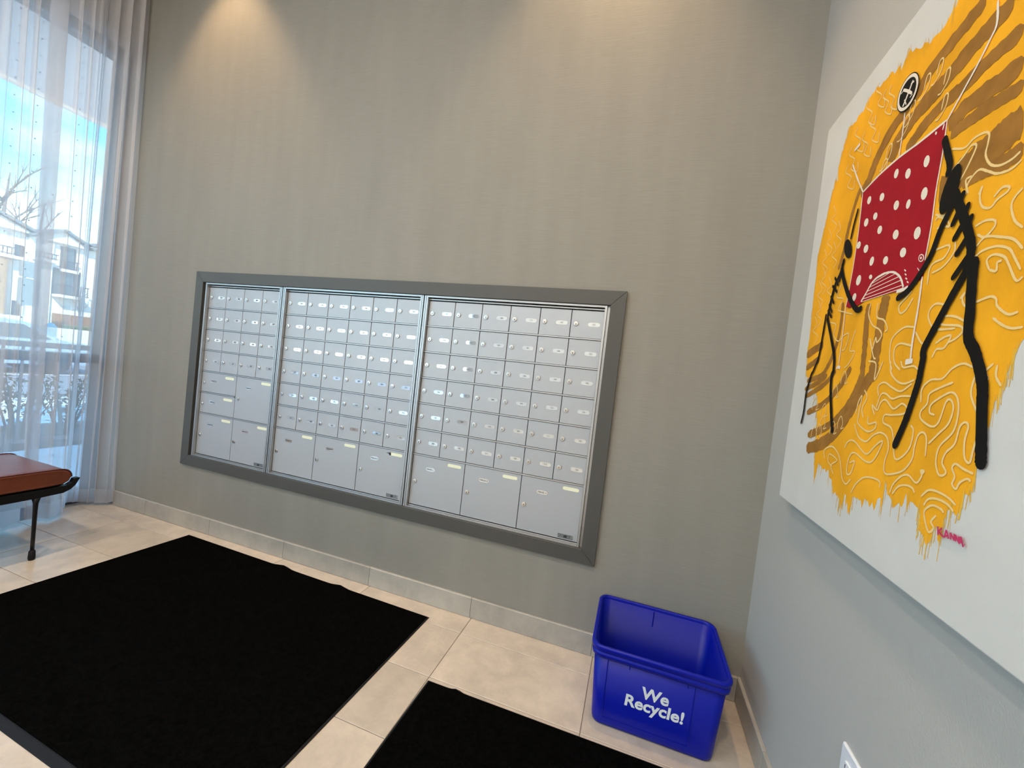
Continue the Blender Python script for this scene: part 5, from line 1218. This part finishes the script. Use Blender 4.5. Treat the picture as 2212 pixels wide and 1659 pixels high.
for i in range(900):
    p_ = Vector((-28.45 + r2.uniform(-0.05, 0.05), 12.2 + r2.uniform(0, 1.6), r2.uniform(0.3, 1.0)))
    u_ = Vector((r2.uniform(-1, 1), r2.uniform(-1, 1), r2.uniform(-1, 1))).normalized()*0.07
    w_ = u_.orthogonal().normalized()*0.04
    lf.add([p_ - u_, p_ + w_, p_ + u_, p_ - w_], [(0, 1, 2, 3)])
tag(lf.build('foliage', 'grass', hd, fix=False), kind='stuff')
MB().box(-28.48, -28.42, 12.2, 13.8, -0.06, 0.5).build('stems', 'bark', hd)
# turquoise cover, a humped shape
m_ = MB()
lps = []
for k_ in range(9):
    a = math.pi*k_/8
    hh = 0.28*math.sin(a) + 0.01
    lps.append([(-28.60 + 0.2*math.cos(q), 11.45 + 0.55*k_/8, 0.78 + max(0, hh*math.sin(q))) for q in [math.pi*j/8 for j in range(9)]])
m_.loft(lps, smooth=True, cap0=True, cap1=True)
m_.box(-28.75, -28.45, 11.5, 11.95, -0.06, 0.79)
tag(m_.build('turquoise_cover', 'tarp'), 'turquoise cover behind the low white wall', 'cover')
# grey panels on a post
sp = thing('street_sign', (-26.0, 9.75, -0.06), 'two stacked grey rounded panels on a pale post beside the street', 'sign')
MB().prism(rrect(9.40, 10.10, 3.30 - 0.15, 3.92, 0.10), 'x', -26.06, -26.0).build('upper_panel', 'cabinet', sp)
MB().prism(rrect(9.38, 10.12, 1.80, 3.10, 0.10), 'x', -26.06, -26.0).build('lower_panel', 'cabinet', sp)
MB().tube([(-26.1, 9.6, -0.06), (-26.1, 9.6, 3.9)], 0.05, 8).build('post', 'stucco', sp)

# the white house across the street
hs = thing('house', (-33.0, 12.0, -0.06), 'white two-storey house with grey gabled roof and balconies across the street', 'house')
HX = -30.0
MB().box(-40, HX - 0.25, 5.5, 22.0, -0.06, 5.85).build('wall', 'stucco', hs)
MB().box(HX - 0.3, HX + 0.25, 9.6, 10.42, -0.06, 4.40).build('pillar', 'brick', hs)
MB().box(HX - 0.3, HX - 0.05, 11.3, 12.25, -0.06, 5.85).build('bay', 'stucco', hs)
def gable(y0, y1, ze, zp, x0, x1):
    ym = (y0 + y1)/2
    m_ = MB()
    m_.prism([(y0, ze), (ym, zp), (y1, ze), (y1, ze - 0.14), (ym, zp - 0.14), (y0, ze - 0.14)], 'x', x0, x1)
    r_ = m_.build('roof', 'roof', hs)
    MB().prism([(y0 + 0.15, ze - 0.14), (ym, zp - 0.15), (y1 - 0.15, ze - 0.14)], 'x', x0 - 0.6, x1 - 0.25).build('gable_wall', 'stucco', r_)
gable(11.2, 13.9, 5.85, 6.55, -40, HX + 0.35)
gable(6.0, 11.6, 5.95, 7.1, -40, HX + 0.35)
gable(13.4, 21.0, 5.95, 7.2, -40, HX + 0.35)
def hwin(y0, y1, z0, z1, bars=1, x=HX - 0.25):
    f = MB()
    f.box(x - 0.02, x + 0.05, y0 - 0.05, y0, z0 - 0.05, z1 + 0.05)
    f.box(x - 0.02, x + 0.05, y1, y1 + 0.05, z0 - 0.05, z1 + 0.05)
    f.box(x - 0.02, x + 0.05, y0, y1, z0 - 0.05, z0)
    f.box(x - 0.02, x + 0.05, y0, y1, z1, z1 + 0.05)
    for k_ in range(bars):
        yc = y0 + (y1 - y0)*(k_ + 1)/(bars + 1)
        f.box(x - 0.02, x + 0.04, yc - 0.025, yc + 0.025, z0, z1)
    fo = f.build('window', 'mullion', hs)
    MB().box(x - 0.01, x + 0.02, y0, y1, z0, z1).build('pane', 'darkglass', fo)
hwin(10.86, 11.10, 4.55, 5.05, 0)
hwin(12.66, 13.22, 4.30, 5.55, 1)
hwin(12.42, 13.50, 2.75, 4.22, 2)
hwin(14.4, 15.6, 4.4, 5.5, 1)
hwin(14.4, 15.6, 1.6, 3.0, 1)
hwin(8.0, 9.0, 4.4, 5.5, 1)
hwin(10.9, 11.2, 1.2, 2.0, 0)
def balcony(y0, y1, z, h, x1):
    t_ = MB()
    t_.box(HX - 0.3, x1, y0, y1, z - 0.16, z)
    s_ = t_.build('balcony', 'stucco', hs)
    q = MB()
    q.box(x1 - 0.05, x1, y0, y1, z + h - 0.05, z + h)
    q.box(x1 - 0.05, x1, y0, y1, z + 0.05, z + 0.09)
    k_ = y0
    while k_ <= y1:
        q.box(x1 - 0.04, x1 - 0.01, k_ - 0.015, k_ + 0.015, z, z + h)
        k_ += 0.16
    q.build('balcony_railing', 'mullion', s_)
balcony(9.7, 10.95, 4.42, 0.42, HX + 0.35)
balcony(11.4, 12.3, 4.62, 0.34, HX + 0.35)
balcony(12.6, 13.35, 4.28, 0.52, HX + 0.05)
balcony(12.35, 13.7, 2.75, 0.62, HX + 0.45)

# bare trees
def tree(name, x, y, z0, h, label, seed, spread=0.5):
    t_ = thing(name, (x, y, z0), label, 'tree', 'bare street trees')
    r2 = random.Random(seed)
    m_ = MB()
    m_.tube([(x, y, z0), (x + 0.05*h*r2.uniform(-1, 1)*0.3, y, z0 + h*0.5), (x, y + 0.03*h, z0 + h)], [0.022*h, 0.015*h, 0.003*h], 7)
    m_.build('trunk', 'bark', t_)
    br = MB()
    def grow(p, d, l, r, lev):
        q = p + d*l
        br.tube([p, p.lerp(q, 0.5) + Vector((0, 0, 0.04*l)), q], [r, r*0.8, r*0.45], 5)
        if lev:
            for _ in range(3):
                nd = (d + Vector((r2.uniform(-1, 1), r2.uniform(-1, 1), r2.uniform(-0.2, 0.9)))*0.6).normalized()
                grow(p.lerp(q, r2.uniform(0.5, 1)), nd, l*0.6, r*0.5, lev - 1)
    for k_ in range(9):
        a = r2.uniform(0, 6.28)
        d_ = Vector((math.cos(a)*spread, math.sin(a)*spread, r2.uniform(0.5, 1))).normalized()
        grow(Vector((x, y, z0 + h*r2.uniform(0.35, 0.85))), d_, h*r2.uniform(0.18, 0.3), 0.007*h, 2)
    br.build('branches', 'bark', t_)
tree('bare_tree', -28.7, 12.92, -0.06, 2.9, 'slim pale bare tree in front of the timber fence', 3, 0.12)
tree('bare_tree', -42.0, 14.5, -0.06, 11.5, 'tall bare tree rising behind the house roof', 9)
tree('bare_tree', -44.0, 17.2, -0.06, 10.5, 'bare tree behind the roof, right of the tallest one', 12)

# parked car, mostly hidden behind the curtain folds
cr_ = thing('car', (-13.5, 3.6, -0.26), 'pale blue car on the street behind the left edge of the curtain', 'car')
cyc, cx_ = 3.6, -13.5
def car_sec(x):
    return x
prof_c = [(-2.15, 0.25), (-2.2, 0.62), (-1.95, 0.78), (-1.1, 0.88), (-0.55, 1.32), (0.75, 1.36), (1.45, 0.95), (2.1, 0.85), (2.18, 0.5), (2.1, 0.25)]
pc = smooth_path(prof_c, 4)
m_ = MB()
m_.loft([[(cx_ + dx_, cyc + a*(1 - s_*0.03), -0.26 + 0.02 + b_*(1 - (s_*0.04 if b_ > 0.9 else 0))) for a, b_ in pc] for dx_, s_ in ((-0.85, 1), (-0.8, 0), (0.8, 0), (0.85, 1))], smooth=False, cap0=True, cap1=True)
m_.build('body', 'car', cr_)
for sx in (-0.862, 0.862):
    MB().prism([(cyc - 0.95, 0.68), (cyc - 0.5, 1.02), (cyc + 0.70, 1.05), (cyc + 1.25, 0.70)], 'x', cx_ + sx - 0.004, cx_ + sx + 0.004).build('side_window', 'darkglass', cr_)
    for yw in (-1.35, 1.35):
        MB().tube([(cx_ + sx*0.80, cyc + yw, 0.06), (cx_ + sx*1.02, cyc + yw, 0.06)], 0.32, 18).build('wheel', 'tyre', cr_)
